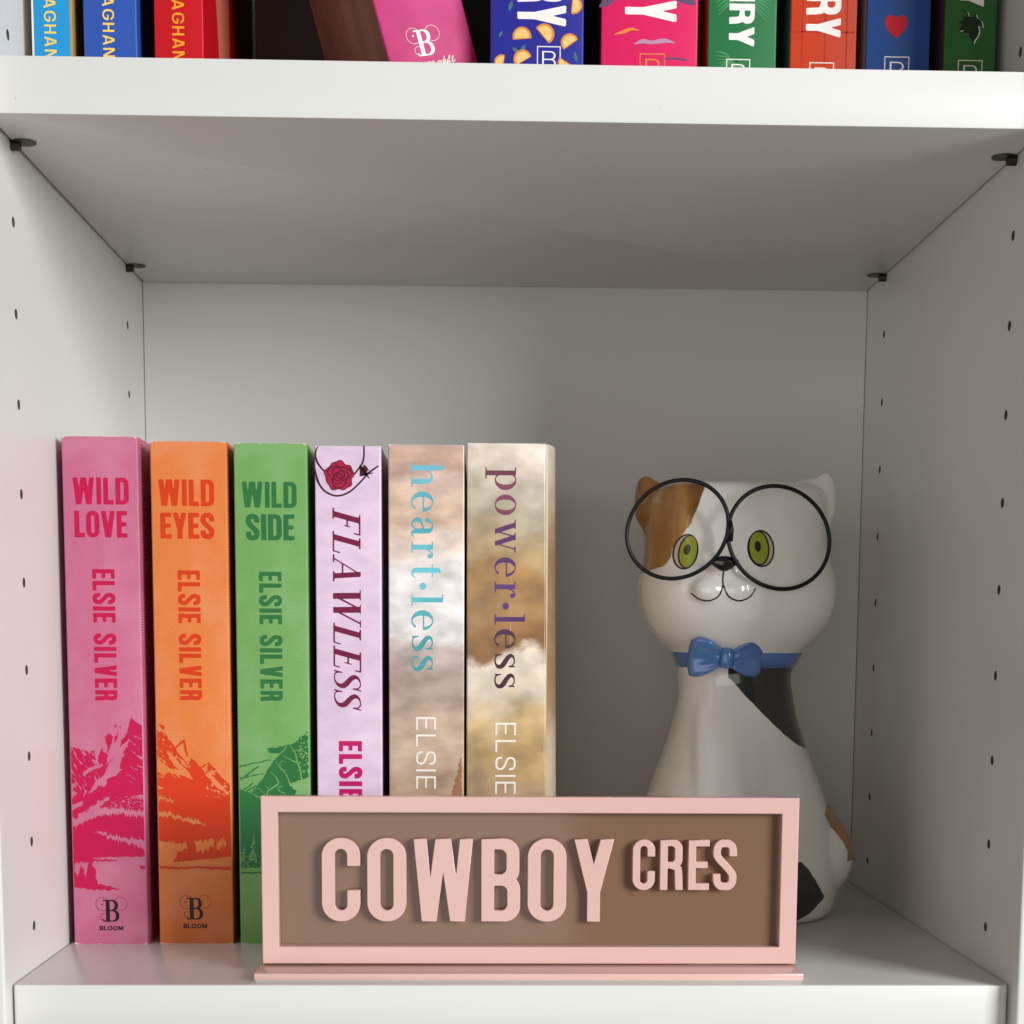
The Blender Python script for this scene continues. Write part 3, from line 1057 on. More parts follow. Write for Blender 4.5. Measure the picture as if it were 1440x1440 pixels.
# --- book 3
M['green'] = linen_mat('green_cover', srgb(114, 166, 90), srgb(98, 150, 74))
M['green_ink'] = flat('forest_ink', (34, 108, 54), .42)
b3 = book('green paperback titled WILD SIDE, partly hidden behind the left end of the pink sign', .0702, YB, .0290, .2010, spine=M['green'], group=GL)
P = Print()
P.text('WILD', (3.0, 24.7, 175.9, 186.0), stroke=.18, track=.08, widths=dict(W=.82, L=.38, D=.50))
P.text('SIDE', (4.5, 23.7, 163.1, 173.3), stroke=.19, track=.06, widths=dict(S=.50, D=.50, E=.40))
P.build('title_lettering', M['green_ink'], b3)
P = Print()
P.text('ELSIE SILVER', (9.5, 18.4, 99.3, 150.7), direction='down', stroke=.185, track=.10, widths=dict(E=.42, L=.42, S=.5))
P.build('author_lettering', M['green_ink'], b3)
fg3 = [([(280, 262), (330, 268), (420, 250), (500, 225), (520, 190), (575, 150), (640, 130), (640, 480), (560, 500), (510, 515), (460, 530), (470, 565), (505, 590), (490, 620), (440, 625), (640, 640), (640, 1170), (40, 1170), (40, 560), (100, 590), (150, 600), (190, 560), (240, 500), (290, 420), (340, 350), (380, 310), (300, 305), (285, 285)], .1),
       ([(50, 1200), (640, 1205), (640, 1218), (50, 1212)], .1), ([(50, 405), (300, 352), (300, 358), (52, 415)], 0), ([(55, 490), (250, 455), (250, 463), (56, 498)], 0), ([(70, 500), (215, 395), (220, 402), (80, 508)], 0),
       ([(80, 585), (170, 525), (174, 535), (95, 590)], 0), ([(110, 590), (190, 545), (195, 552), (125, 598)], 0)]
cutp3 = [[(425, 255, .5), (400, 290, .5), (350, 330, .45), (310, 370, .4)], [(450, 250, .3), (490, 300, .5), (510, 370, .7), (535, 440, .7), (545, 510, .8)], [(400, 325, .3), (460, 355, .5), (510, 375, .6)],
         [(345, 370, .3), (370, 410, .4), (415, 450, .5), (440, 500, .6), (460, 550, .7)], [(300, 445, .3), (340, 480, .5), (365, 530, .7), (320, 565, .7), (285, 590, .6), (280, 620, .6)],
         [(430, 380, .2), (390, 365, .3), (375, 400, .3), (400, 430, .3), (435, 430, .2)], [(150, 600, .3), (210, 572, .3), (250, 600, .3), (290, 625, .3)], [(150, 600, .3), (190, 625, .4), (230, 645, .4)],
         [(395, 555, .4), (365, 560, .4), (375, 590, .4), (420, 610, .4)], [(255, 545, .2), (290, 570, .4)], [(460, 290, .2), (520, 285, .3), (580, 300, .2)]]


def veins3(F, X, Y, wx, wy):
    for P_ in cutp3:
        pts = [art(a, c) + (w_ * .85,) for a, c, w_ in P_]
        F = np.maximum(F, -vstroke(X + wx * .4, Y + wy * .4, pts, 6))
    for (x_, y0, y1, ww) in ((182, 860, 1120, 3.2), (110, 950, 1130, 2.2)):
        tx, ty = art(x_, y0)
        bx, by = art(x_ - 20, y1)
        k = np.clip((ty - Y) / (ty - by), 0, 1)
        half = k * ww * (.55 + .9 * vnoise(X * .8, Y * 2.4, 77)) * .5
        tri = np.abs(X - (tx + (bx - tx) * k)) - half + .15
        tri = np.where((Y < ty) & (Y > by), tri, 1)
        tri = np.maximum(tri, (.45 - vnoise(X * 3, Y * 3, 3)) * .8)
        F = np.maximum(F, -tri)
    s = fbm(X * 1.6, Y * 1.6, 44, 3)
    F = np.where((Y < 38) & (Y > 30) & (s > .62), .2, F)
    F = np.where((Y > 62) & (X > 24) & (s > .60), .2, F)
    return F


mountain_print(b3, M['green_ink'], 29.0, fg3, [], 23, .40, veins3, z0=26, z1=90)

# --- book 4
M['lilac'] = wash_mat('lilac_cover', [(0, (216, 188, 214)), (60, (222, 196, 220)), (110, (214, 188, 214)), (160, (220, 194, 220)), (203, (212, 186, 212))], amp=.05, scale=90, mottled=.10)
M['wine_ink'] = flat('wine_ink', (112, 12, 62), .4)
M['magenta_ink'] = flat('magenta_ink', (188, 12, 96), .4)
M['rose_red'] = flat('rose_red_ink', (166, 8, 56), .4, var=.45, scale=420)
M['rose_dark'] = flat('rose_outline_ink', (60, 6, 34), .4)
b4 = book('pale lilac paperback titled FLAWLESS with a red rose drawn at the top of the spine', .1022, YB, .0263, .2002, spine=M['lilac'], group=GL)
P = Print()
P.text('FLAWLESS', (6.9, 18.0, 97.7, 176.2), 'serif', 'down', track=.05, shear=.22, res=40)
P.build('title_lettering', M['wine_ink'], b4)
P = Print()
P.text('ELSIE SILVER', (8.8, 18.1, 24.5, 83.3), direction='down', stroke=.20, track=.11, widths=dict(E=.42, L=.40, S=.48))
P.build('author_lettering', M['magenta_ink'], b4)


def z5(x, y, w_=None):
    px, py = 420 + x / 3.789, 600 + y / 3.789
    r = ((px - 458) * .2795 + 3.98, 194.38 - (py - 648) * .2745)
    return r if w_ is None else r + (w_,)


V = Print()
V.stroke([z5(107, 105, .3), z5(94, 150, .75), z5(110, 200, .75), z5(150, 248, .6)])
V.stroke([z5(90, 225, .5), z5(103, 280, .9), z5(118, 315, .75), z5(150, 350, .7), z5(205, 370, .7), z5(270, 352, .7), z5(330, 300, .65), z5(380, 245, .7), z5(430, 208, .6)])
V.stroke([z5(355, 103, .6), z5(354, 160, .65), z5(342, 200, .7), z5(305, 250, .6)])
V.field(lambda X, Y: sd_ell(X, Y, *z5(350, 232), 1.9, 1.7) + (vnoise(np.arctan2(Y - 190, X - 22) * 4 + 9, Y * 0, 4) - .5) * 1.2, 18, 25, 186, 195, .1)
V.field(lambda X, Y: MIN(sd_seg(X, Y, z5(320, 190), z5(380, 270), .5), sd_seg(X, Y, z5(400, 245), z5(330, 262), .45)), 18, 27, 184, 196, .1)
V.build('vine_print', M['rose_dark'], b4)
rc_ = z5(222, 262)
rad = lambda a: 5.1 + .75 * np.abs(np.sin(a * 2.5 + .6)) + .25 * np.sin(a * 9 + 1)
P = Print()
P.field(lambda X, Y: np.hypot(X - rc_[0], Y - rc_[1]) - rad(np.arctan2(Y - rc_[1], X - rc_[0])), rc_[0] - 7, rc_[0] + 7, rc_[1] - 7, rc_[1] + 7, .12)
P.build('rose_print', M['rose_red'], b4, y=-.16)
P = Print()


def rose_lines(X, Y):
    dx, dy = X - rc_[0], Y - rc_[1]
    r_, a = np.hypot(dx, dy), np.arctan2(dy, dx)
    F = np.abs(r_ - rad(a)) - .14
    for k, (r0, ph, n_) in enumerate(((4.1, .3, 3), (2.9, 1.4, 3), (1.9, .4, 2), (1.0, 2, 2))):
        q = np.abs(r_ - r0 * (1 + .20 * np.sin(a * n_ + ph) + .05 * np.sin(a * 5 + k))) - .20
        F = np.minimum(F, q)
    F = np.minimum(F, np.maximum(np.abs(dx * .3 + dy) - .1, np.maximum(r_ - 1.0, 0)))
    for ang in (.4, 1.7, 3.0, 4.2, 5.4):
        t = dx * math.cos(ang) + dy * math.sin(ang)
        n = -dx * math.sin(ang) + dy * math.cos(ang)
        F = np.minimum(F, np.where((t > 3.2) & (r_ < rad(a)), np.abs(n - (t - 3.2) * .45) - .11, 9))
    return F


P.field(rose_lines, rc_[0] - 7, rc_[0] + 7, rc_[1] - 7, rc_[1] + 7, .1)
P.build('rose_outline_print', M['rose_dark'], b4, y=-.22)

# --- book 5
M['wash_a'] = wash_mat('peach_cloud_cover', [(0, (150, 96, 66)), (30, (176, 138, 112)), (62, (176, 148, 126)), (78, (196, 172, 150)), (92, (182, 158, 138)), (108, (166, 146, 136)), (118, (190, 172, 164)), (124, (222, 216, 216)), (150, (226, 220, 220)), (162, (224, 204, 192)), (172, (204, 174, 152)), (184, (208, 180, 164)), (192, (186, 152, 136)), (203, (200, 166, 150))], amp=.017, scale=34, stretch=.55, mottled=.28)
M['teal_ink'] = wash_mat('teal_foil_ink', [(0, (60, 150, 160)), (120, (50, 150, 158)), (150, (96, 192, 208)), (170, (70, 165, 180)), (203, (112, 190, 212))], amp=.02, scale=60, rough=.3)
M['white_ink'] = flat('white_ink', (236, 232, 226), .4, var=.01)
b5 = book('peach and white watercolour paperback titled heartless in teal letters', .1313, YB, .0303, .2010, spine=M['wash_a'], group=GL)
P = Print()
P.text('heart.less', (9.2, 21.8, 111.6, 194.2), 'serif', 'down', track=.13, res=44)
P.build('title_lettering', M['teal_ink'], b5)
P = Print()
thin = dict(E=.62, L=.60, S=.66, V=.8, R=.66)
P.text('ELSIE SILVER', (10.9, 18.9, 19, 93.1), direction='down', stroke=.10, track=.24, widths=thin, res=50, space=.4)
P.build('author_lettering', M['white_ink'], b5)
M['rust_ink'] = flat('rust_ink', (158, 108, 80), .4, var=.35, scale=300)
P = Print()
P.field(lambda X, Y: MAX(sd_poly(X + (fbm(X * .8, Y * .8, 2) - .5) * 2, Y, [(29.4, 78), (29.4, 40), (22, 40), (24.5, 58), (27.4, 70)]), X - 29.5), 20, 30, 42, 79, .15)
P.build('rust_streak_print', M['rust_ink'], b5)

# --- book 6
M['wash_b'] = wash_mat('golden_wash_cover', [(0, (150, 120, 90)), (45, (170, 150, 128)), (62, (176, 148, 118)), (78, (184, 152, 100)), (92, (196, 168, 120)), (104, (214, 200, 180)), (113, (222, 208, 190)), (119, (134, 94, 50)), (127, (150, 108, 62)), (135, (160, 122, 78)), (150, (168, 126, 76)), (160, (178, 152, 110)), (172, (176, 164, 142)), (184, (196, 184, 166)), (192, (222, 204, 190)), (203, (226, 210, 198))], amp=.020, scale=30, stretch=.8, mottled=.30)
M['plum_ink'] = wash_mat('plum_foil_ink', [(0, (60, 12, 40)), (110, (58, 10, 30)), (125, (60, 24, 60)), (140, (90, 44, 120)), (165, (84, 34, 96)), (180, (130, 60, 84)), (203, (70, 26, 44))], amp=.01, scale=80, rough=.3)
M['tan_cover'] = wash_mat('tan_front_cover', [(0, (170, 150, 125)), (70, (190, 172, 150)), (110, (150, 120, 84)), (150, (150, 116, 76)), (203, (200, 184, 165))], amp=.02)
b6 = book('worn tan and gold paperback titled powerless with its front cover curling away', .1626, YB - .0003, .0330, .2018, spine=M['wash_b'], right=M['tan_cover'], group=GL, flare=.0050, wtop=.0312)
P = Print()
P.text('power.less', (11.2, 23.4, 104.9, 192.4), 'serif', 'down', track=.13, res=44)
P.build('title_lettering', M['plum_ink'], b6)
P = Print()
P.text('ELSIE SILVER', (11.7, 20.0, 17, 91.0), direction='down', stroke=.10, track=.24, widths=thin, res=50, space=.4)
P.build('author_lettering', M['white_ink'], b6)
M['crease'] = flat('worn_crease', (206, 190, 172), .5, var=.3, scale=500)
P = Print()
for x0, w_ in ((31.4, .16), (17.6, .10)):
    P.stroke([(x0 + (rng.rand() - .5) * .2, z, w_ * (.5 + rng.rand())) for z in np.linspace(2, 200, 28)], .12)
P.build('spine_crease', M['crease'], b6, y=-.06)

M['bare_paper'] = flat('bare_paper', (214, 204, 196), .6, var=.15, scale=600)
for b_, w_ in ((b1, 29.8), (b2, 30.2), (b3, 29.0), (b4, 26.3), (b5, 30.3), (b6, 31.2)):
    P = Print()
    hh = {b1: 202.8, b2: 201.4, b3: 201.0, b4: 200.2, b5: 201.0, b6: 201.8}[b_]
    xs_ = np.arange(.3, w_ - .3, .13)
    for z0_, up_ in ((hh, -1), (0, 1)):
        zz_ = np.arange(0, 1.6, .13)
        X, Y = np.meshgrid(xs_, zz_)
        edge = np.minimum(X, w_ - X)
        thr = .22 + 1.3 * np.exp(-edge / 1.3) + .22 * np.maximum(0, fbm(X * .5, Y * 0 + z0_, int(w_ * 10), 3) - .5) * 2
        F = Y + .12 - thr * fbm(X * 1.7, Y * 1.7, int(w_ * 7), 3) * 1.1
        vs_, fs_ = iso_cells(F, xs_[0], .04, .13)
        P.add(vs_, fs_, (lambda p: (p[0], z0_ - p[1])) if up_ < 0 else (lambda p: p), flip=up_ < 0)
    if P.f:
        o = P.build('scuffed_edge', M['bare_paper'], b_, y=-.05)
        o['kind'] = 'stuff'

# ------------------------------------------------------------------ upper shelf
ZU = H + T
YU = .05
GU = 'books standing on the upper shelf'


def frame_logo(b, x0, x1, z1, m):
    """square with a letter in it, thin line"""
    w_ = x1 - x0
    P = Print()
    t_ = .35
    z0 = z1 - w_ * 1.05
    P.field(lambda X, Y: MAX(sd_rect(X, Y, x0, x1, z0, z1), -sd_rect(X, Y, x0 + t_, x1 - t_, z0 + t_, z1 - t_)), x0, x1, z0, z1, .12)
    P.text('B', (x0 + w_ * .22, x1 - w_ * .2, z0 + w_ * .18, z1 - w_ * .20), stroke=.085, widths=dict(B=.7), res=40)
    P.build('publisher_emblem', m, b)


def up(label, x0, x1, spine, left=None, right=None, y=YU, **kw):
    return book(label, x0 * MM, y, (x1 - x0) * MM, z=ZU + .0001, spine=spine, left=left, right=right, group=GU, **kw)


M['yellow_ink'] = flat('yellow_ink', (240, 200, 84), .4)
M['sky'] = flat('sky_blue_cover', (28, 142, 202), .35)
M['ochre'] = flat('ochre_cover', (190, 140, 30), .4)
M['royal'] = flat('royal_blue_cover', (44, 82, 166), .3)
M['red'] = flat('red_cover', (190, 12, 26), .35)
M['cream_ink'] = flat('cream_ink', (238, 226, 206), .4)
zo = -ZU * 1000            # world z in mm -> book z


def author_down(b, ox, x0, x1, z0, z1, s, m, stroke=.15, widths=None, track=.22, nm='author_lettering'):
    P = Print()
    P.text(s, (x0 - ox, x1 - ox, z0 + zo, z1 + zo), direction='down', stroke=stroke, track=track, widths=widths)
    P.build(nm, m, b)


wide = dict(A=.78, G=.80, H=.66, N=.70, E=.52, M=.85)
u1 = up('light blue book with yellow letters, leftmost on the upper shelf', 3.6, 18.6, M['sky'], left=M['cream_ink'], right=M['ochre'])
author_down(u1, 3.6, 8.4, 12.7, 333.9, 363.6, 'MEAGHAN', M['yellow_ink'], widths=wide, track=.2)
P = Print()
P.field(lambda X, Y: sd_rect(X, Y, .35, 1.0, 6, 195), .2, 1.2, 6, 195, .3)
P.build('spine_border', M['cream_ink'], u1)
P = Print()
P.field(lambda X, Y: sd_rect(X, Y, 14.1, 14.9, 0.3, 200), 14, 15, 0.3, 200, .3)
P.build('hinge_stripe', M['ochre'], u1)
u2 = up('royal blue book with pale yellow letters, second from the left on the upper shelf', 22.5, 42.0, M['royal'])
author_down(u2, 22.5, 29.6, 33.8, 334.8, 364.6, 'MEAGHAN', M['yellow_ink'], widths=wide, track=.2)
M['ribbon'] = flat('dusty_pink_ink', (196, 104, 84), .4)
u3 = up('red book with orange letters and a dusty pink ribbon on its cover', 48.2, 66.2, M['red'])
M['orange_yellow'] = flat('orange_yellow_ink', (246, 160, 36), .4)
author_down(u3, 48.2, 54.8, 59.2, 334.0, 363.8, 'MEAGHAN', M['orange_yellow'], widths=wide, track=.2)
# ribbon lies on the front cover (the side turned to the middle of the shelf)
rv, rf = [], []
for i in range(25):
    t_ = i / 24
    zz = .004 + t_ * .19
    yc = .050 - .034 * t_ + .004 * math.sin(t_ * 7)
    hw = .015 - .004 * math.cos(t_ * 9)
    rv += [(.0181, yc - hw, zz), (.0181, yc + hw, zz)]
    if i:
        k = 2 * i
        rf.append((k - 2, k - 1, k + 1, k))
link_mesh('ribbon_print', rv, rf, M['ribbon'], u3)

M['black_cover'] = flat('black_cover', (34, 32, 29), .55, var=.35, scale=60)
u4 = up('added dark book blackening the gap between the red and the leaning pink books', 76.5, 112, M['black_cover'], y=.115)  # added book, stands in for the dark depth of the compartment
M['magenta'] = wash_mat('magenta_cover', [(0, (178, 30, 98)), (40, (190, 48, 116)), (90, (170, 26, 96)), (203, (174, 28, 100))], amp=.03, scale=60)
M['hair'] = mat('brown_photo_cover', srgb(122, 102, 84), rough=.45, var=.8, scale=42)
nt = M['hair'].node_tree
for n_ in nt.nodes:
    if n_.type == 'TEX_NOISE':
        mp = nd(nt, 'ShaderNodeMapping')
        mp.inputs['Scale'].default_value = (1, 2.6, .35)
        mp.inputs['Rotation'].default_value = (R(14), 0, 0)
        nt.links.new(nt.nodes['Texture Coordinate'].outputs['Object'], mp.inputs['Vector'])
        nt.links.new(mp.outputs[0], n_.inputs['Vector'])
        n_.inputs['Distortion'].default_value = 1.2
M['teal_edge'] = flat('teal_cover', (52, 96, 96), .4)
u6 = up('added dark book deep in the shelf, darkening the gap behind the leaning magenta book', 150, 176, M['black_cover'], y=.120)  # added book, its dark cover gives the shade of the back wall here
lean = R(-15.5)
u5 = book('magenta book leaning to the left with a white B emblem and a brown photo cover', .1385, YU, .0345, z=ZU + .0003, spine=M['magenta'], left=M['hair'], right=M['teal_edge'], group=GU)
u5.rotation_mode = 'ZXY'
u5.rotation_euler = (0, lean, R(19))
bloom_logo(u5, 15.4, 17.2, 26.6, 0, 0, txt=False, m=M['white_ink'], m2=M['cream_ink'])
# handwritten line under the emblem
P = Print()


def scribble(word, x, z, s):
    G = {'y': [(0, .5), (.12, .05), (.3, .05), (.42, .5), (.36, -.3), (.15, -.45), (.2, -.1), (.5, .12)], 'o': [(0, .1), (.1, .45), (.35, .42), (.35, .05), (.1, .0), (.05, .3), (.5, .3)],
         'u': [(0, .1), (.12, .5), (.12, .08), (.32, .08), (.44, .5), (.44, .05), (.6, .12)], 'n': [(0, .0), (.08, .5), (.12, .1), (.3, .48), (.42, .4), (.42, .02), (.6, .12)],
         'g': [(.38, .48), (.1, .42), (.05, .08), (.3, .06), (.42, .5), (.36, -.35), (.1, -.4), (.6, .1)], 'a': [(.38, .46), (.1, .42), (.03, .1), (.2, .02), (.38, .3), (.4, .46), (.42, .05), (.6, .12)],
         'd': [(.38, .44), (.1, .42), (.03, .1), (.2, .02), (.40, .3), (.52, 1.0), (.44, .3), (.46, .04), (.62, .12)], 'l': [(0, .1), (.28, .8), (.22, 1.0), (.12, .8), (.14, .1), (.36, .12)], 't': [(0, .15), (.2, .9), (.14, .1), (.34, .1), (.5, .3)]}
    for c in word:
        if c == ' ':
            x += s * .4
            continue
        P.stroke([(x + (a + b_ * .22) * s, z + b_ * s, .28) for a, b_ in G[c]], .1)
        if c == 't':
            P.stroke([(x + .05 * s, z + .68 * s, .22), (x + .5 * s, z + .72 * s, .22)], .1)
        x += s * .56


scribble('young adult', 10.0, 13.6, 2.6)
P.build('imprint_lettering', M['cream_ink'], u5)
P = Print()
for k in range(4):
    P.field(lambda X, Y: sd_bar(X, Y, (6 + k * .1, 49 + k * 9), (19, 50 + k * 9), 3.0), 4, 21, 46 + k * 9, 54 + k * 9, .2)
P.build('title_lettering', M['yellow_ink'], u5)

M['navy'] = flat('navy_cover', (36, 40, 142), .35)
u7 = up('navy blue book scattered with orange slices, white letters on the spine', 171.0, 205.5, M['navy'], left=M['black_cover'])
heavy = dict(H=.62, E=.5, N=.64, R=.60, Y=.62)


def henry(b, ox, x0, x1, z_end, ylen, m=None):
    """five heavy capitals reading down that end at z_end; ylen = length of one letter"""
    author_down(b, ox, x0, x1, z_end, z_end + ylen * 5.35, 'HENRY', m or M['white_ink'], stroke=.20, widths=heavy, track=.07)


henry(u7, 171.0, 181.0, 198.9, 348.0, 7.7)
M['orange_peel'] = flat('orange_peel_ink', (222, 134, 44), .4)
M['orange_flesh'] = flat('orange_flesh_ink', (240, 196, 120), .4, var=.15, scale=700)
M['leaf_teal'] = flat('leaf_teal_ink', (58, 112, 116), .4)


def zn(x, y, ox=171.0):      # zoomed picture of the upper spines -> spine mm
    px, py = 680 + x / 4.645, y / 4.645
    return ((px - 690) * .2635 + 171.16 - ox, 357.3 - py * .2430 + zo)


A, Bf, Cl = Print(), Print(), Print()
for (x, y, r, ang) in ((250, 245, 62, 5), (395, 225, 66, -48), (560, 280, 58, 35), (585, 30, 55, -95), (255, 395, 60, 30), (528, 415, 45, 150), (120, 420, 50, 80)):
    cx, cz = zn(x, y)
    rr_ = r / 4.645 * .26
    ca, sa = math.cos(R(ang)), math.sin(R(ang))
    half = lambda X, Y, k=1.0, off=0.0: MAX(sd_ell(X, Y, cx, cz, rr_ * k, rr_ * k), -((-(X - cx) * sa + (Y - cz) * ca) + rr_ * .25 - off))
    A.field(lambda X, Y: half(X, Y), cx - rr_, cx + rr_, cz - rr_, cz + rr_, .16)
    Bf.field(lambda X, Y: MAX(half(X, Y, .78, .3), -(np.abs(np.sin(np.arctan2(Y - cz, X - cx) * 3.5)) * np.hypot(X - cx, Y - cz) - .12)), cx - rr_, cx + rr_, cz - rr_, cz + rr_, .1)
for (x0, y0, x1, y1, w_) in ((165, 75, 185, 5, 26), (190, 320, 225, 350, 24), (270, 300, 245, 345, 26), (590, 340, 610, 410, 22), (100, 250, 125, 210, 20)):
    a0, a1 = zn(x0, y0), zn(x1, y1)
    mid = ((a0[0] + a1[0]) / 2, (a0[1] + a1[1]) / 2)
    Cl.stroke([a0 + (.2,), mid + (w_ / 4.645 * .26,), a1 + (.2,)], .12)
Cl.build('leaf_print', M['leaf_teal'], u7, y=-.07)
A.build('orange_slice_print', M['orange_peel'], u7, y=-.09)
Bf.build('orange_flesh_print', M['orange_flesh'], u7, y=-.13)
frame_logo(u7, *[q - 171.0 for q in (188.3, 197.0)], 341.3 + zo, M['white_ink'])

M['hotpink'] = flat('hot_pink_cover', (212, 26, 92), .35)
u8 = up('hot pink book with white letters and small orange and mauve wave shapes', 211.8, 247.6, M['hotpink'], left=M['black_cover'])
henry(u8, 211.8, 220.6, 239.6, 350.2, 7.9)
zp = lambda x, y: ((680 + x / 4.645 - 845) * .2635 + 211.65 - 211.8, 357.6 - y / 4.645 * .2430 + zo)
M['mauve_ink'] = flat('mauve_ink', (176, 136, 168), .4)
M['slate_ink'] = flat('slate_ink', (90, 72, 108), .4)
P = Print()
P.stroke([zp(858, 225) + (.3,), zp(920, 205) + (1.2,), zp(965, 188) + (1.0,), zp(1015, 195) + (.3,)])
P.build('orange_wave_print', M['orange_peel'], u8)
P = Print()
P.stroke([zp(985, 288) + (.2,), zp(1040, 268) + (1.5,), zp(1100, 275) + (1.2,), zp(1180, 262) + (1.6,), zp(1248, 275) + (.3,)])
P.build('mauve_wave_print', M['mauve_ink'], u8)
for q_ in ([zp(1190, 383) + (.6,), zp(1260, 380) + (.8,), zp(1330, 390) + (.6,)], [zp(760, 40) + (.6,), zp(800, 10) + (3,), zp(830, -40) + (5,)], [zp(1380, 15) + (.6,), zp(1340, -10) + (3,), zp(1300, -40) + (5,)]):
    P = Print()
    P.stroke(q_)
    P.build('slate_wave_print', M['slate_ink'], u8)
frame_logo(u8, *[q - 211.8 for q in (226.2, 235.6)], 339.3 + zo, M['orange_peel'])

M['palm'] = flat('palm_green_cover', (36, 112, 62), .35)
M['palm_light'] = flat('palm_light_ink', (72, 146, 92), .4)
u9 = up('green book with white letters over pale palm fronds', 251.3, 276.8, M['palm'], left=M['red'])
P = Print()
for (cx, cz, sg) in ((2.5, 46, 1), (23, 44, -1), (4, 22, 1)):
    for k in range(9):
        a = R(-70 + k * 17)
        L = 9 + 3 * math.sin(k)
        p0 = (cx + sg * (k - 4) * .3, cz - k * 1.4)
        p1 = (p0[0] + sg * L * math.cos(a * .6), p0[1] + L * .5 * math.sin(a) + 1.5)
        pts = [p0 + (.15,), ((p0[0] + p1[0]) / 2, (p0[1] + p1[1]) / 2 + .9, .55), p1 + (.1,)]
        pts = [(min(max(q[0], 1), 24.3), q[1], q[2]) for q in pts]
        P.stroke(pts, .14)
P.build('palm_frond_print', M['palm_light'], u9, y=-.06)
henry(u9, 251.3, 259.1, 268.5, 342.1, 7.2)
frame_logo(u9, *[q - 251.3 for q in (258.3, 267.2)], 337.9 + zo, M['white_ink'])

M['rust'] = flat('orange_red_cover', (192, 58, 22), .35)
M['rust_dark'] = flat('darker_red_ink', (172, 42, 14), .4)
u10 = up('orange red book with white letters over a faint grid', 281.8, 306.6, M['rust'], left=M['teal_edge'])
P = Print()
for x in (4.5, 13.0, 21.0):
    P.field(lambda X, Y: sd_rect(X, Y, x - .25, x + .25, 1, 200), x - .4, x + .4, 1, 200, .25)
for z in (8, 29.5, 47, 65):
    P.field(lambda X, Y: sd_rect(X, Y, 1, 24, z - .3, z + .3), 1, 24, z - .4, z + .4, .2)
P.build('grid_print', M['rust_dark'], u10, y=-.05)
henry(u10, 281.8, 287.6, 300.5, 345.8, 7.2)
frame_logo(u10, *[q - 281.8 for q in (289.2, 298.4)], 337.2 + zo, M['white_ink'])

M['denim'] = flat('denim_blue_cover', (34, 74, 142), .35)
M['grey_cover'] = flat('grey_cover', (150, 146, 138), .4)
M['heart_red'] = flat('heart_red_ink', (196, 16, 36), .4)
u11 = up('denim blue book with a red heart on the spine', 310.1, 334.0, M['denim'], left=M['grey_cover'])
P = Print()


def heart(X, Y):
    x = (X - 11.0) / 4.1
    y = (Y - (349.6 + zo)) / 4.2
    return ((x * x + y * y - .72) ** 3 - x * x * y ** 3 * 1.3) * 1.0


P.field(heart, 6, 16, 343 + zo, 355 + zo, .15)
P.build('heart_print', M['heart_red'], u11)
frame_logo(u11, *[q - 310.1 for q in (317.1, 326.4)], 339.7 + zo, M['white_ink'])
M['blue_pale'] = flat('pale_ink', (228, 226, 214), .4)

M['deep_green'] = flat('deep_green_cover', (42, 102, 44), .35)
M['leaf_dark'] = flat('leaf_dark_ink', (26, 44, 18), .4, var=.5, scale=300)
M['plum_cover'] = flat('plum_foliage_cover', (110, 66, 90), .4, var=.7, scale=70)
u12 = up('dark green book with a maple leaf on the spine, rightmost on the upper shelf', 339.3, 358.6, M['deep_green'], left=M['plum_cover'])
cx, cz = 9.4, 350.2 + zo


LP = [(1128, 98), (1086, 100), (1096, 116), (1062, 131), (1086, 146), (1070, 186), (1096, 178), (1104, 198), (1126, 204), (1140, 232), (1156, 256), (1161, 236), (1176, 216), (1186, 184), (1178, 152), (1206, 160), (1194, 122), (1172, 108), (1161, 84), (1146, 104)]
# picture units -> spine mm about the leaf's middle
LP = [((a - 1133) / 4 * .2636 + cx, -(c - 165) / 4 * .2430 + cz) for a, c in LP]


def leaf(X, Y):
    return MIN(sd_poly(X, Y, LP), sd_path(X, Y, [(cx - 2.8, cz + 6.1), (cx - 1.4, cz + 5.4), (cx, cz + 2)], .45))


P = Print()
P.field(lambda X, Y: leaf(X - .4, Y + .15), cx - 7, cx + 7.5, cz - 8, cz + 8, .12)
P.build('leaf_edge_print', M['blue_pale'], u12, y=-.06)
P = Print()
P.field(leaf, cx - 7, cx + 7, cz - 8, cz + 8, .12)
P.build('leaf_print', M['leaf_dark'], u12, y=-.11)
frame_logo(u12, *[q - 339.3 for q in (344.6, 353.8)], 338.9 + zo, M['blue_pale'])
P = Print()
P.text('HENRY', (5.2, 14.2, 357.5 + zo, 394 + zo), direction='down', stroke=.20, widths=heavy, track=.07)
P.build('author_lettering', M['white_ink'], u12)

# ------------------------------------------------------------------ the pink sign
sign = thing('desk_sign', 'pink framed sign reading COWBOY CRES in raised letters on a brown panel', 'sign', (.18715, .0195, 0.0))
SX = .18715


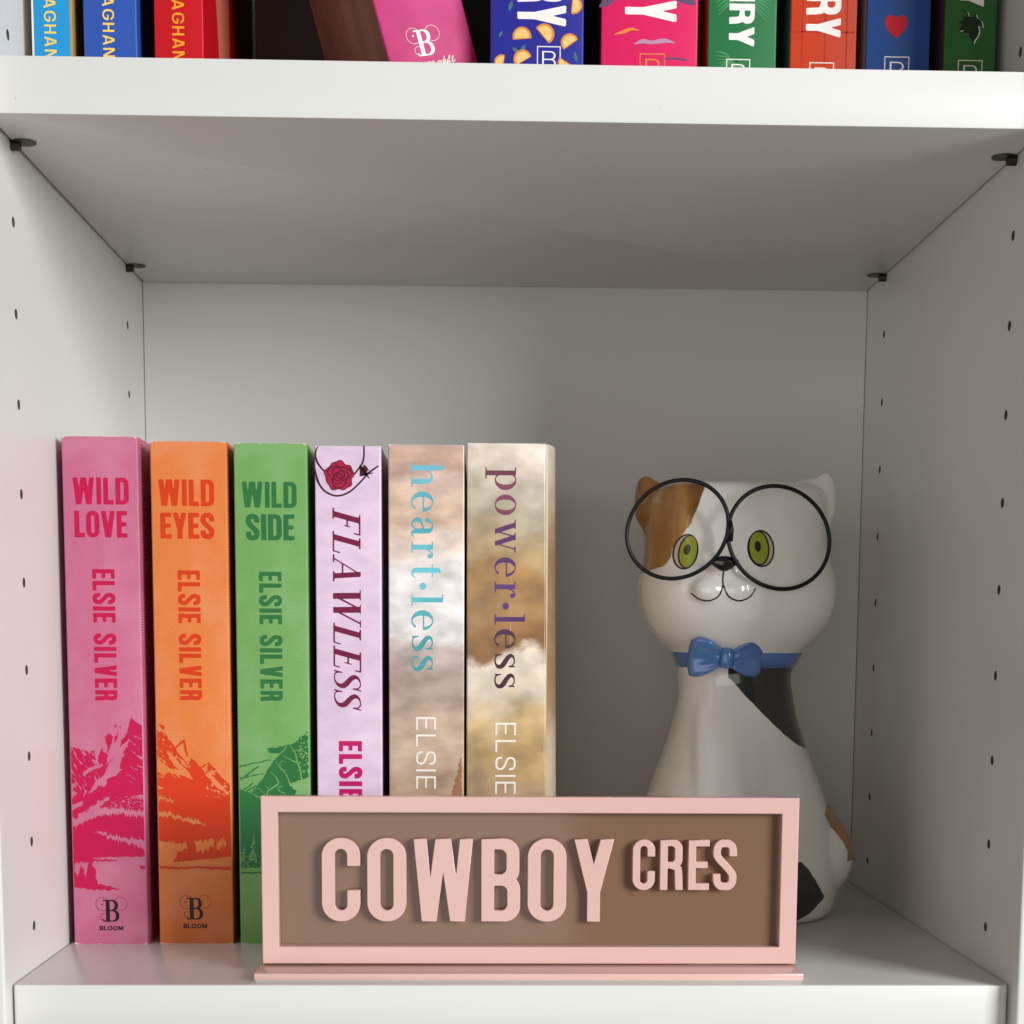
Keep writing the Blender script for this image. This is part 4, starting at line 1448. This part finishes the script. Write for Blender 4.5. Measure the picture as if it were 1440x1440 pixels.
def ring_prism(name, o, i, y0, y1, m, parent, bev=.00035):
    bm = bmesh.new()
    loops = []
    for (x0, x1, z0, z1) in (o, i):
        loops.append([bm.verts.new((a, y0, b)) for a, b in ((x0, z0), (x1, z0), (x1, z1), (x0, z1))])
    fs = []
    for k in range(4):
        fs.append(bm.faces.new((loops[0][k], loops[0][(k + 1) % 4], loops[1][(k + 1) % 4], loops[1][k])))
    ext = bmesh.ops.extrude_face_region(bm, geom=fs)
    bmesh.ops.translate(bm, vec=(0, y1 - y0, 0), verts=[e for e in ext['geom'] if isinstance(e, bmesh.types.BMVert)])
    bmesh.ops.recalc_face_normals(bm, faces=bm.faces[:])
    ed = [e for e in bm.edges if all(abs(v.co.y - y0) < 1e-7 for v in e.verts) and not (len(set(round(v.co.x, 6) for v in e.verts)) == 2 and len(set(round(v.co.z, 6) for v in e.verts)) == 2)]
    bmesh.ops.bevel(bm, geom=ed, offset=bev, segments=2, affect='EDGES', profile=.5)
    me = bpy.data.meshes.new(name)
    bm.to_mesh(me)
    bm.free()
    ob = link_me(name, me, m, parent)
    return ob


X0, X1, ZB, ZT = .0874 - SX, .2867 - SX, .0040, .0666
IX0, IX1, IZ0, IZ1 = .0936 - SX, .2803 - SX, .0104, .0606
ring_prism('frame', (X0, X1, ZB, ZT), (IX0, IX1, IZ0, IZ1), 0, .0042, M['pink_acrylic'], sign)
box('panel', X0 + .0002, X1 - .0002, .0042, .0072, ZB + .0002, ZT - .0002, M['brown_acrylic'], sign)
box('base', .0862 - SX, .2870 - SX, -.0143, .022, .0006, .0032, M['pink_acrylic'], sign, bev=.0003)
box('foot_strip', .0866 - SX, .2866 - SX, -.0139, .0215, .00005, .0006, M['clear'], sign)
box('foot_tenon', -.06, .06, .0050, .0068, .0030, .0041, M['pink_acrylic'], sign)


def solid_letter(ch, x0, x1, z0, z1, stroke):
    w = (x1 - x0) / (z1 - z0)
    F, a, b, d = bake(lambda X, Y: sans(ch, X, Y, stroke, w), -.02, w + .02, 0, 1, 1 / 110)
    loops = iso_loops(F, a, b, d)
    cu = bpy.data.curves.new('letter', 'CURVE')
    cu.dimensions = '2D'
    cu.fill_mode = 'BOTH'
    hgt = z1 - z0
    for L in loops:
        # drop nearly collinear points
        Q = [L[i] for i in range(len(L)) if abs((L[i][0] - L[i - 1][0]) * (L[(i + 1) % len(L)][1] - L[i][1]) - (L[i][1] - L[i - 1][1]) * (L[(i + 1) % len(L)][0] - L[i][0])) > 1e-7]
        if len(Q) < 4:
            Q = L
        sp = cu.splines.new('POLY')
        sp.points.add(len(Q) - 1)
        for i, (x, y) in enumerate(Q):
            sp.points[i].co = (x * hgt, y * hgt, 0, 1)
        sp.use_cyclic_u = True
    ex = .0019
    bd = .00018
    cu.extrude = ex - bd
    cu.bevel_depth = bd
    cu.bevel_resolution = 1
    cu.offset = -bd
    tmp = bpy.data.objects.new('tmp', cu)
    C.objects.link(tmp)
    dg = bpy.context.evaluated_depsgraph_get()
    me = bpy.data.meshes.new_from_object(tmp.evaluated_get(dg))
    bpy.data.objects.remove(tmp)
    bpy.data.curves.remove(cu)
    # curve plane xy -> stand up in xz
    me.transform(Matrix.Translation((x0 - SX, .0004 + ex, z0)) @ Matrix.Rotation(math.pi / 2, 4, 'X'))
    me.name = 'letter'
    return link_me('letter', me, M['pink_acrylic'], sign)


# letter boxes (mm) measured on the plate
def lx(px):      # picture column -> mm on the sign plane, for the big word
    return .10956 + (px - 451.67) * (.21836 - .10956) / (863.9 - 451.67)


big = [('C', 340 + 402 / 3.6, 340 + 596 / 3.6), ('O', 340 + 631 / 3.6, 340 + 829 / 3.6), ('W', 340 + 862 / 3.6, 340 + 1169 / 3.6), ('B', 340 + 1208 / 3.6, 340 + 1406 / 3.6), ('O', 740 + 3 / 3.6, 740 + 200 / 3.6), ('Y', 740 + 232 / 3.6, 740 + 447 / 3.6)]
for ch, a, b in big:
    solid_letter(ch, lx(a), lx(b), .0199, .0511, .155)
sm = [('C', 536, 650), ('R', 676, 792), ('E', 820, 927), ('S', 946, 1067)]
for ch, a, b in sm:
    solid_letter(ch, lx(740 + a / 3.6), lx(740 + b / 3.6), .0319, .0508, .150)

# ------------------------------------------------------------------ ceramic cat
CX, CYC = .2845, .163
cat = thing('cat_figurine', 'white ceramic cat figurine wearing round black glasses and a blue bow tie', 'figurine', (CX, CYC, 0))

# silhouette rows: z, left x, right x, depth radius, y offset (mm, world x)
rows = [(0, 244, 327, 38, 0), (2, 240.5, 330, 42, 0), (8, 238.5, 332, 44, 0), (18, 237.5, 333.5, 45, 0), (30, 238.5, 332.5, 44.5, 0), (42, 241.5, 330, 43, 0), (54.6, 244.7, 326, 41, 0), (62, 247.2, 323, 39, 0), (75, 251.9, 317.8, 35, 0), (91, 256.8, 312.4, 30, 0),
        (102, 258.6, 310.2, 27.5, 0), (110, 258.4, 309.3, 26.5, 0), (117, 256.8, 311.5, 28, -1), (121, 254.0, 314.2, 31, -2), (125, 248.8, 318.2, 34.5, -3), (130.6, 243.5, 322.8, 38.5, -4), (137, 240.2, 326, 41.5, -5), (145, 238.5, 327.5, 43, -5), (151, 239.0, 327.0, 42.5, -5),
        (158, 240.6, 325, 41, -4.5), (166, 241.3, 323.0, 39.5, -4), (174, 241.2, 322.3, 38.5, -4), (182, 241.5, 322, 37, -4), (188, 242.5, 321.5, 35.5, -4), (191.2, 244.2, 319.5, 33.5, -4), (193.2, 248, 315.5, 29, -4), (194.0, 256, 307, 20, -4)]
rz = np.array([r[0] for r in rows], float)
zs = np.concatenate([np.arange(0, 190, 2.2), np.arange(190, 194.01, .5)])


def interp(col):
    P_ = crom([(r[0], r[col]) for r in rows], 10)
    a = np.array(P_)
    return np.interp(zs, a[:, 0], a[:, 1])


LX, RX, RY, OY = interp(1), interp(2), interp(3), interp(4)
NR = 96
cv, cf = [], []
for i, z in enumerate(zs):
    cxm, rx, ry = (LX[i] + RX[i]) / 2, (RX[i] - LX[i]) / 2, RY[i]
    for k in range(NR):
        a = 2 * math.pi * k / NR
        e = 2.25 if z > 112 else 2.1
        ca, sa = math.cos(a), math.sin(a)
        m_ = (abs(ca) ** e + abs(sa) ** e) ** (-1 / e)
        cv.append(((cxm - CX * 1000 + rx * m_ * ca) * MM, (OY[i] + ry * m_ * sa) * MM, z * MM))
for i in range(len(zs) - 1):
    for k in range(NR):
        j = (k + 1) % NR
        cf.append((i * NR + k, i * NR + j, (i + 1) * NR + j, (i + 1) * NR + k))
cf.append(tuple(range(NR))[::-1])
cf.append(tuple((len(zs) - 1) * NR + k for k in range(NR)))


def add_blob(c, r, rot=None, nu=28, nv=16, shape=None):
    """ellipsoid (or shaped solid) added to the body before it is fused"""
    b = len(cv)
    rm = Matrix.Rotation(rot, 3, 'Y') if rot else Matrix.Identity(3)
    for i in range(nv + 1):
        ph = math.pi * i / nv
        for k in range(nu):
            th = 2 * math.pi * k / nu
            p = Vector((math.sin(ph) * math.cos(th), math.sin(ph) * math.sin(th), math.cos(ph)))
            if shape:
                p = shape(p)
            p = Vector((p.x * r[0], p.y * r[1], p.z * r[2]))
            p = rm @ p
            cv.append(((p.x + c[0]) * MM, (p.y + c[1]) * MM, (p.z + c[2]) * MM))
    for i in range(nv):
        for k in range(nu):
            j = (k + 1) % nu
            cf.append((b + i * nu + k, b + (i + 1) * nu + k, b + (i + 1) * nu + j, b + i * nu + j))


wx_ = lambda x: x - CX * 1000
cone = lambda p: Vector((p.x * (1 - .30 * max(0, p.z)), p.y * (1 - .35 * max(0, p.z)), p.z))
add_blob((wx_(245.6), -6, 183.5), (9.5, 9.0, 15.5), rot=R(-22), shape=cone)
add_blob((wx_(251.0), -6, 182), (12.5, 10.0, 14.0), rot=R(-30), shape=cone)      # ears
add_blob((wx_(317.5), -6, 183.5), (9.5, 9.0, 17.5), rot=R(18), shape=cone)
add_blob((wx_(310.5), -6, 183), (13.0, 10.0, 16), rot=R(32), shape=cone)
add_blob((wx_(266.0), -42.6, 146.5), (8.0, 6.5, 6.5))             # muzzle
add_blob((wx_(276.5), -43.0, 146.5), (8.0, 6.5, 6.5))
add_blob((wx_(270.8), -44.0, 156.0), (5.5, 6.0, 4.5))
add_blob((wx_(322.5), 0, 29), (17.5, 26, 21), rot=R(-16))              # haunch and curled tail
add_blob((wx_(317), -1, 42), (15, 22, 16), rot=R(-30))
add_blob((wx_(319), -2, 34), (17, 24, 20), rot=R(-36))
for xa, xb, kk in ((271.0, 267.5, .90), (287.5, 291.0, .985)):                         # forelegs run down the chest as soft ridges
    b = len(cv)
    ks = np.linspace(0, 1, 26)
    for q in ks:
        z = 104 - 104 * q
        r_ = 7.5 + 3.5 * q
        yc_ = -np.interp(z, zs, RY) * kk + r_ - 1.2 * math.sin(min(1, q * 2.5) * math.pi / 2) - .2 + 4 * max(0, 1 - q * 4)
        for k in range(20):
            a = 2 * math.pi * k / 20
            cv.append(((wx_(xa + (xb - xa) * q) + r_ * math.cos(a)) * MM, (yc_ + r_ * math.sin(a)) * MM, z * MM))
    for i in range(25):
        for k in range(20):
            j = (k + 1) % 20
            cf.append((b + i * 20 + k, b + (i + 1) * 20 + k, b + (i + 1) * 20 + j, b + i * 20 + j))
    cf.append(tuple(b + k for k in range(20)))
    cf.append(tuple(b + 500 + k for k in range(20))[::-1])
me = bpy.data.meshes.new('body')
me.from_pydata(cv, [], cf)
tmp = bpy.data.objects.new('body_tmp', me)
C.objects.link(tmp)
rm_ = tmp.modifiers.new('r', 'REMESH')
rm_.mode = 'VOXEL'
rm_.voxel_size = .0009
sm_ = tmp.modifiers.new('s', 'SMOOTH')
sm_.factor = .5
sm_.iterations = 26
dg = bpy.context.evaluated_depsgraph_get()
body_me = bpy.data.meshes.new_from_object(tmp.evaluated_get(dg))
bpy.data.objects.remove(tmp)
body_me.name = 'body'
nv_ = len(body_me.vertices)
co = np.zeros(nv_ * 3)
body_me.vertices.foreach_get('co', co)
co = co.reshape(-1, 3)
co[:, 2] = np.where(co[:, 2] < .0004, .0004 + (co[:, 2] - .0004) * .02, co[:, 2])
co[:, 2] -= co[:, 2].min()
body_me.vertices.foreach_set('co', co.ravel())
xm, ym, zm = co[:, 0] * 1000 + CX * 1000, co[:, 1] * 1000, co[:, 2] * 1000
orange_poly = [(226, 205), (252, 205), (262, 195), (264.4, 190.2), (261.1, 182.4), (258.2, 175), (254.2, 169), (250.6, 163.8), (250.0, 160), (247, 156.3), (241, 154.4), (226, 154.7)]
black1 = [(276.6, 113), (277.0, 108.5), (280.0, 106.0), (282.5, 102.5), (284.9, 100.4), (292.8, 92.0), (302.6, 83.1), (309.4, 78.8), (313, 77), (345, 73), (345, 115), (276.6, 116)]
black2 = [(296, 30), (308.8, 28.6), (312, 26), (314.6, 22.5), (322, 11.8), (314.5, 5), (306, 1), (296, 2)]
ochre = [(322.0, 48.0), (326, 54), (336, 48), (345, 36), (345, 26.5), (333, 26), (333.5, 31), (330.5, 36), (325.5, 42)]


def patch(P_, front=True):
    F = sd_poly(xm, zm, P_) + (fbm(xm * .35, zm * .35, 5) - .5) * 1.0
    if front:
        F = np.where(ym < 6, F, np.maximum(F, (ym - 6)))
    return F


for nm, F in (('orange_patch', patch(orange_poly, False)), ('black_patch', np.minimum(patch(black1, False), patch(black2))), ('ochre_patch', patch(ochre, False))):
    at = body_me.attributes.new(nm, 'FLOAT', 'POINT')
    at.data.foreach_set('value', F.astype(np.float32))

m, nt, p = base_mat('painted_ceramic')
M['ceramic'] = m
tc = nd(nt, 'ShaderNodeTexCoord')
nz = nd(nt, 'ShaderNodeTexNoise')
nz.inputs['Scale'].default_value = 34
nz.inputs['Detail'].default_value = 6
nt.links.new(tc.outputs['Object'], nz.inputs['Vector'])
col = nd(nt, 'ShaderNodeMix', data_type='RGBA')
col.inputs[6].default_value = srgb(244, 241, 236)
col.inputs[7].default_value = srgb(252, 250, 246)
nt.links.new(nz.outputs['Fac'], col.inputs[0])
cur_ = col.outputs[2]
# brush streaks inside the ochre areas
mp = nd(nt, 'ShaderNodeMapping')
mp.inputs['Scale'].default_value = (3.2, 1, .5)
mp.inputs['Rotation'].default_value = (0, R(14), 0)
nt.links.new(tc.outputs['Object'], mp.inputs['Vector'])
br = nd(nt, 'ShaderNodeTexNoise')
br.inputs['Scale'].default_value = 42
br.inputs['Detail'].default_value = 4
nt.links.new(mp.outputs[0], br.inputs['Vector'])
oc = nd(nt, 'ShaderNodeValToRGB')
oc.color_ramp.elements[0].position = .32
oc.color_ramp.elements[0].color = srgb(126, 80, 26)
oc.color_ramp.elements[1].position = .68
oc.color_ramp.elements[1].color = srgb(192, 138, 62)
nt.links.new(br.outputs['Fac'], oc.inputs[0])
for an, src in (('orange_patch', oc.outputs[0]), ('ochre_patch', oc.outputs[0]), ('black_patch', None)):
    at = nd(nt, 'ShaderNodeAttribute', attribute_name=an)
    ad = nd(nt, 'ShaderNodeMath', operation='MULTIPLY_ADD')
    ad.inputs[1].default_value = 1.0
    nt.links.new(nz.outputs['Fac'], ad.inputs[0])
    nt.links.new(at.outputs['Fac'], ad.inputs[2])
    mr = nd(nt, 'ShaderNodeMapRange')
    mr.inputs['From Min'].default_value = .65
    mr.inputs['From Max'].default_value = .25
    nt.links.new(ad.outputs[0], mr.inputs[0])
    mx = nd(nt, 'ShaderNodeMix', data_type='RGBA')
    nt.links.new(mr.outputs[0], mx.inputs[0])
    nt.links.new(cur_, mx.inputs[6])
    if src is not None:
        nt.links.new(src, mx.inputs[7])
    else:
        mx.inputs[7].default_value = (.008, .008, .007, 1)
    cur_ = mx.outputs[2]
nt.links.new(cur_, p.inputs['Base Color'])
p.inputs['Roughness'].default_value = .25
p.inputs['Coat Weight'].default_value = 1.0
p.inputs['Coat Roughness'].default_value = .04
bn = nd(nt, 'ShaderNodeTexNoise')
bn.inputs['Scale'].default_value = 70
bn.inputs['Detail'].default_value = 2
nt.links.new(tc.outputs['Object'], bn.inputs['Vector'])
bp = nd(nt, 'ShaderNodeBump')
bp.inputs['Strength'].default_value = .38
bp.inputs['Distance'].default_value = .0012
nt.links.new(bn.outputs['Fac'], bp.inputs['Height'])
nt.links.new(bp.outputs[0], p.inputs['Normal'])
nt.links.new(bp.outputs[0], p.inputs['Coat Normal'])
body = link_me('body', body_me, M['ceramic'], cat, smooth=True)

body_me.calc_loop_triangles()
bvh = BVHTree.FromPolygons([v.co[:] for v in body_me.vertices], [t.vertices[:] for t in body_me.loop_triangles])


def on_body(x, z, lift):
    h = bvh.ray_cast(Vector(((x - CX * 1000) * MM, -.2, z * MM)), Vector((0, 1, 0)))
    y = h[0].y if h[0] is not None else -.03
    return ((x - CX * 1000) * MM, y - lift * MM, z * MM)


def decal(name, f, box_, m, lift, d=.3):
    F, a, b, d = bake(f, *box_, d)
    # keep cells small so that they follow the surface
    vs, fs = [], []
    V_, Fc = [], []
    ins = F < 0
    full = ins[:-1, :-1] & ins[1:, :-1] & ins[:-1, 1:] & ins[1:, 1:]
    vs, fs = iso_cells(F, a, b, d)
    bmm = bmesh.new()
    bv = [bmm.verts.new(on_body(x, z, lift)) for x, z in vs]
    for f_ in fs:
        if len(f_) == 4:
            (xa, ya), (xb, yb) = vs[f_[0]], vs[f_[1]]
            n_ = int(round((xb - xa) / d))
            if n_ > 1 and abs(ya - yb) < 1e-6:
                yt = vs[f_[2]][1]
                lo = [bv[f_[0]]] + [bmm.verts.new(on_body(xa + d * q, ya, lift)) for q in range(1, n_)] + [bv[f_[1]]]
                hi = [bv[f_[3]]] + [bmm.verts.new(on_body(xa + d * q, yt, lift)) for q in range(1, n_)] + [bv[f_[2]]]
                for q in range(n_):
                    bmm.faces.new((lo[q], lo[q + 1], hi[q + 1], hi[q]))
                continue
        try:
            bmm.faces.new([bv[q] for q in f_])
        except ValueError:
            pass
    me_ = bpy.data.meshes.new(name)
    bmm.to_mesh(me_)
    bmm.free()
    return link_me(name, me_, m, cat, smooth=True)


def glaze(name, c, rough=.18):
    return mat(name, srgb(*c), rough=rough, var=.10, scale=90, coat=.7)


M['g_black'] = glaze('black_glaze', (14, 12, 12))
M['g_lime'] = glaze('lime_glaze', (158, 166, 34))
M['g_pink'] = glaze('pale_pink_glaze', (206, 186, 180))
M['g_blue'] = glaze('blue_glaze', (82, 126, 192))


def rell(X, Y, cx, cy, rx, ry, rot):
    c, s = math.cos(rot), math.sin(rot)
    x, y = (X - cx) * c + (Y - cy) * s, -(X - cx) * s + (Y - cy) * c
    return sd_ell(x, y, 0, 0, rx, ry)


for (ex, ez, rx, ry, rot, ix, iz, irx, iry, px_, pz_) in ((255.9, 162.4, 4.6, 7.2, R(-10), 257.0, 162.4, 3.6, 7.1, 256.5, 163.3), (287.2, 163.6, 5.4, 7.4, R(4), 286.2, 163.8, 4.2, 7.2, 285.8, 164.5)):
    bx = (ex - 8, ex + 8, ez - 9, ez + 9)
    decal('eye_outline', lambda X, Y: rell(X, Y, ex, ez, rx + .5, ry + .5, rot), bx, M['g_black'], .10)
    decal('eye_white', lambda X, Y: rell(X, Y, ex, ez, rx - .25, ry - .25, rot), bx, M['g_pink'], .16)
    decal('iris_outline', lambda X, Y: MAX(rell(X, Y, ix, iz, irx + .45, iry + .2, rot), rell(X, Y, ex, ez, rx + .3, ry + .3, rot)), bx, M['g_black'], .22)
    decal('iris', lambda X, Y: rell(X, Y, ix, iz, irx - .25, iry - .45, rot), bx, M['g_lime'], .28)
    decal('pupil', lambda X, Y: rell(X, Y, px_, pz_, 1.35, 2.3, rot), bx, M['g_black'], .34)
decal('mouth', lambda X, Y: MIN(vstroke(X, Y, [(270.65, 154, .6), (270.7, 151, .6), (270.75, 148.2, .6)]),
                                vstroke(X, Y, [(270.75, 148.2, .6), (269.4, 144, .6), (267, 142.0, .6), (264.1, 141.4, .6), (260.8, 142.2, .55), (257.8, 144.6, .45)]),
                                vstroke(X, Y, [(270.75, 148.2, .6), (272.6, 144, .6), (275.3, 142.0, .6), (278.6, 141.5, .6), (282.3, 143.2, .55), (284.6, 146.7, .45)])), (255, 287, 139, 156), M['g_black'], .16, .2)

# nose: small rounded triangle standing proud
nv2, nf2 = [], []
ny0 = on_body(270.9, 156.8, 0)[1] * 1000
for i in range(13):
    ph = math.pi * i / 12
    for k in range(24):
        th = 2 * math.pi * k / 24
        x, y, z = math.sin(ph) * math.cos(th), math.cos(ph), math.sin(ph) * math.sin(th)
        wn = 6.3 * (1 + .42 * z) if z < 0 else 6.3
        nv2.append(((270.9 - CX * 1000 + x * wn) * MM, (ny0 + .4 - y * 2.0) * MM, (157.6 + z * (2.6 if z > 0 else 4.0)) * MM))
for i in range(12):
    for k in range(24):
        j = (k + 1) % 24
        nf2.append((i * 24 + k, i * 24 + j, (i + 1) * 24 + j, (i + 1) * 24 + k))
link_mesh('nose', nv2, nf2, M['g_black'], cat, smooth=True)


def tube(path, r, n=14, closed=False):
    vs, fs = [], []
    m_ = len(path)
    P_ = [Vector(q) for q in path]
    prev = None
    for i, q in enumerate(P_):
        a = P_[(i - 1) % m_] if (closed or i) else q
        b = P_[(i + 1) % m_] if (closed or i < m_ - 1) else q
        t = (b - a).normalized()
        if prev is None:
            u = t.orthogonal().normalized()
        else:
            u = (prev - t * prev.dot(t)).normalized()
        prev = u
        v = t.cross(u)
        rr_ = r[i] if isinstance(r, (list, tuple)) else r
        for k in range(n):
            th = 2 * math.pi * k / n
            vs.append(tuple(q + (u * math.cos(th) + v * math.sin(th)) * rr_))
    for i in range(m_ if closed else m_ - 1):
        for k in range(n):
            fs.append((i * n + k, i * n + (k + 1) % n, ((i + 1) % m_) * n + (k + 1) % n, ((i + 1) % m_) * n + k))
    if not closed:
        fs.append(tuple(range(n))[::-1])
        fs.append(tuple((m_ - 1) * n + k for k in range(n)))
    return vs, fs


# glasses
M['wire'] = mat('black_wire', (.006, .006, .007, 1), rough=.34, var=.1, spec=.3)
nose_y = ny0 - 1.5
gv = []
for (gx, gz, a_, b_, rot, lean_) in ((250.9, 171.0, 21.8, 19.6, R(38), -.16), (293.9, 167.9, 22.9, 20.7, R(-34), .16)):
    path = []
    for k in range(96):
        th = 2 * math.pi * k / 96
        x = a_ * math.cos(th) * math.cos(rot) - b_ * math.sin(th) * math.sin(rot)
        z = a_ * math.cos(th) * math.sin(rot) + b_ * math.sin(th) * math.cos(rot)
        path.append(((gx - CX * 1000 + x) * MM, (nose_y - 1.0 + abs(gx + x - 272.5) * abs(lean_)) * MM, (gz + z) * MM))
    gv.append(tube(path, .00088, 12, True))
gl = None
for i, (vs, fs) in enumerate(gv):
    if gl is None:
        gl = link_mesh('glasses', vs, fs, M['wire'], cat, smooth=True)
        gl.name = 'glasses'
    else:
        pass
gl2 = link_mesh('glasses_rim', gv[1][0], gv[1][1], M['wire'], gl, smooth=True)
vs, fs = tube([((272.6 - CX * 1000) * MM, (nose_y - 1.0) * MM, .1660), ((273.0 - CX * 1000) * MM, (nose_y - 1.0) * MM, .1705), ((272.2 - CX * 1000) * MM, (nose_y - 1.0) * MM, .1745)], .0013, 10)
link_mesh('glasses_bridge', vs, fs, M['wire'], gl, smooth=True)

# collar: band round the neck
cvs, cfs = [], []
nz_ = [112.4, 113.1, 116.2, 119.3, 120.0]
off = [-.6, .9, 1.3, .9, -.6]
for z, of in zip(nz_, off):
    k_ = np.interp(z, zs, np.arange(len(zs)))
    i0 = int(k_)
    l_, r_, y_, o_ = (np.interp(z, zs, q) for q in (LX, RX, RY, OY))
    for k in range(96):
        a = 2 * math.pi * k / 96
        e = 2.2
        m_ = (abs(math.cos(a)) ** e + abs(math.sin(a)) ** e) ** (-1 / e)
        cvs.append((((l_ + r_) / 2 - CX * 1000 + ((r_ - l_) / 2 + of) * m_ * math.cos(a)) * MM, (o_ + (y_ + of) * m_ * math.sin(a)) * MM, z * MM))
for i in range(4):
    for k in range(96):
        j = (k + 1) % 96
        cfs.append((i * 96 + k, i * 96 + j, (i + 1) * 96 + j, (i + 1) * 96 + k))
link_mesh('collar', cvs, cfs, M['g_blue'], cat, smooth=True)

# bow tie: two puffed wings and a knot, pressed against the collar
bow_y = -30.5


def wing(sgn):
    vs, fs = [], []
    nu, nv3 = 22, 22
    for side in (0, 1):
        for i in range(nu + 1):
            u = i / nu
            half = 3.4 + 5.3 * math.sin(min(u * 1.25, 1) * math.pi / 2) - (1.0 * max(0, u - .82) / .18)
            for j in range(nv3 + 1):
                v_ = j / nv3 * 2 - 1
                x = sgn * (1.8 + u * 14.8 - .9 * v_ * v_ * u)
                zc = 117.0 + (-.6 * u if sgn < 0 else 1.6 * u)
                zz = zc + v_ * half * (1 + .10 * v_ * (-sgn))
                thick = 3.6 * math.sqrt(max(0, 1 - v_ ** 4)) * math.sqrt(max(0, 1 - (2 * u - 1) ** 6)) + .0
                fold = .7 * math.cos(v_ * 7.5) * (1 - u) * math.sqrt(max(0, 1 - v_ * v_))
                yv = bow_y - .75 * max(0, zz - 117) + (abs(x) ** 2) * .012 + (-(thick * .75) - fold if side == 0 else thick * .6)
                vs.append(((275.2 - CX * 1000 + x) * MM, yv * MM, zz * MM))
    n1 = (nu + 1) * (nv3 + 1)
    for side in (0, 1):
        for i in range(nu):
            for j in range(nv3):
                a = side * n1 + i * (nv3 + 1) + j
                q = (a, a + 1, a + nv3 + 2, a + nv3 + 1)
                fs.append(q if side else q[::-1])
    return vs, fs


for s_ in (-1, 1):
    vs, fs = wing(s_)
    bmm = bmesh.new()
    bv = [bmm.verts.new(v) for v in vs]
    for f_ in fs:
        bmm.faces.new([bv[q] for q in f_])
    bmesh.ops.remove_doubles(bmm, verts=bmm.verts[:], dist=.00012)
    bmesh.ops.recalc_face_normals(bmm, faces=bmm.faces[:])
    me_ = bpy.data.meshes.new('bow_wing')
    bmm.to_mesh(me_)
    bmm.free()
    link_me('bow_wing', me_, M['g_blue'], cat, smooth=True)
kv, kf = [], []
for i in range(17):
    ph = math.pi * i / 16
    for k in range(28):
        th = 2 * math.pi * k / 28
        q = lambda v: math.copysign(abs(v) ** .72, v)
        kv.append(((275.2 - CX * 1000 + q(math.sin(ph) * math.cos(th)) * 3.0) * MM, (bow_y - 1.8 + math.sin(ph) * math.sin(th) * 3.2) * MM, (117.2 + q(math.cos(ph)) * 4.8) * MM))
for i in range(16):
    for k in range(28):
        j = (k + 1) % 28
        kf.append((i * 28 + k, (i + 1) * 28 + k, (i + 1) * 28 + j, i * 28 + j))
link_mesh('bow_knot', kv, kf, M['g_blue'], cat, smooth=True)
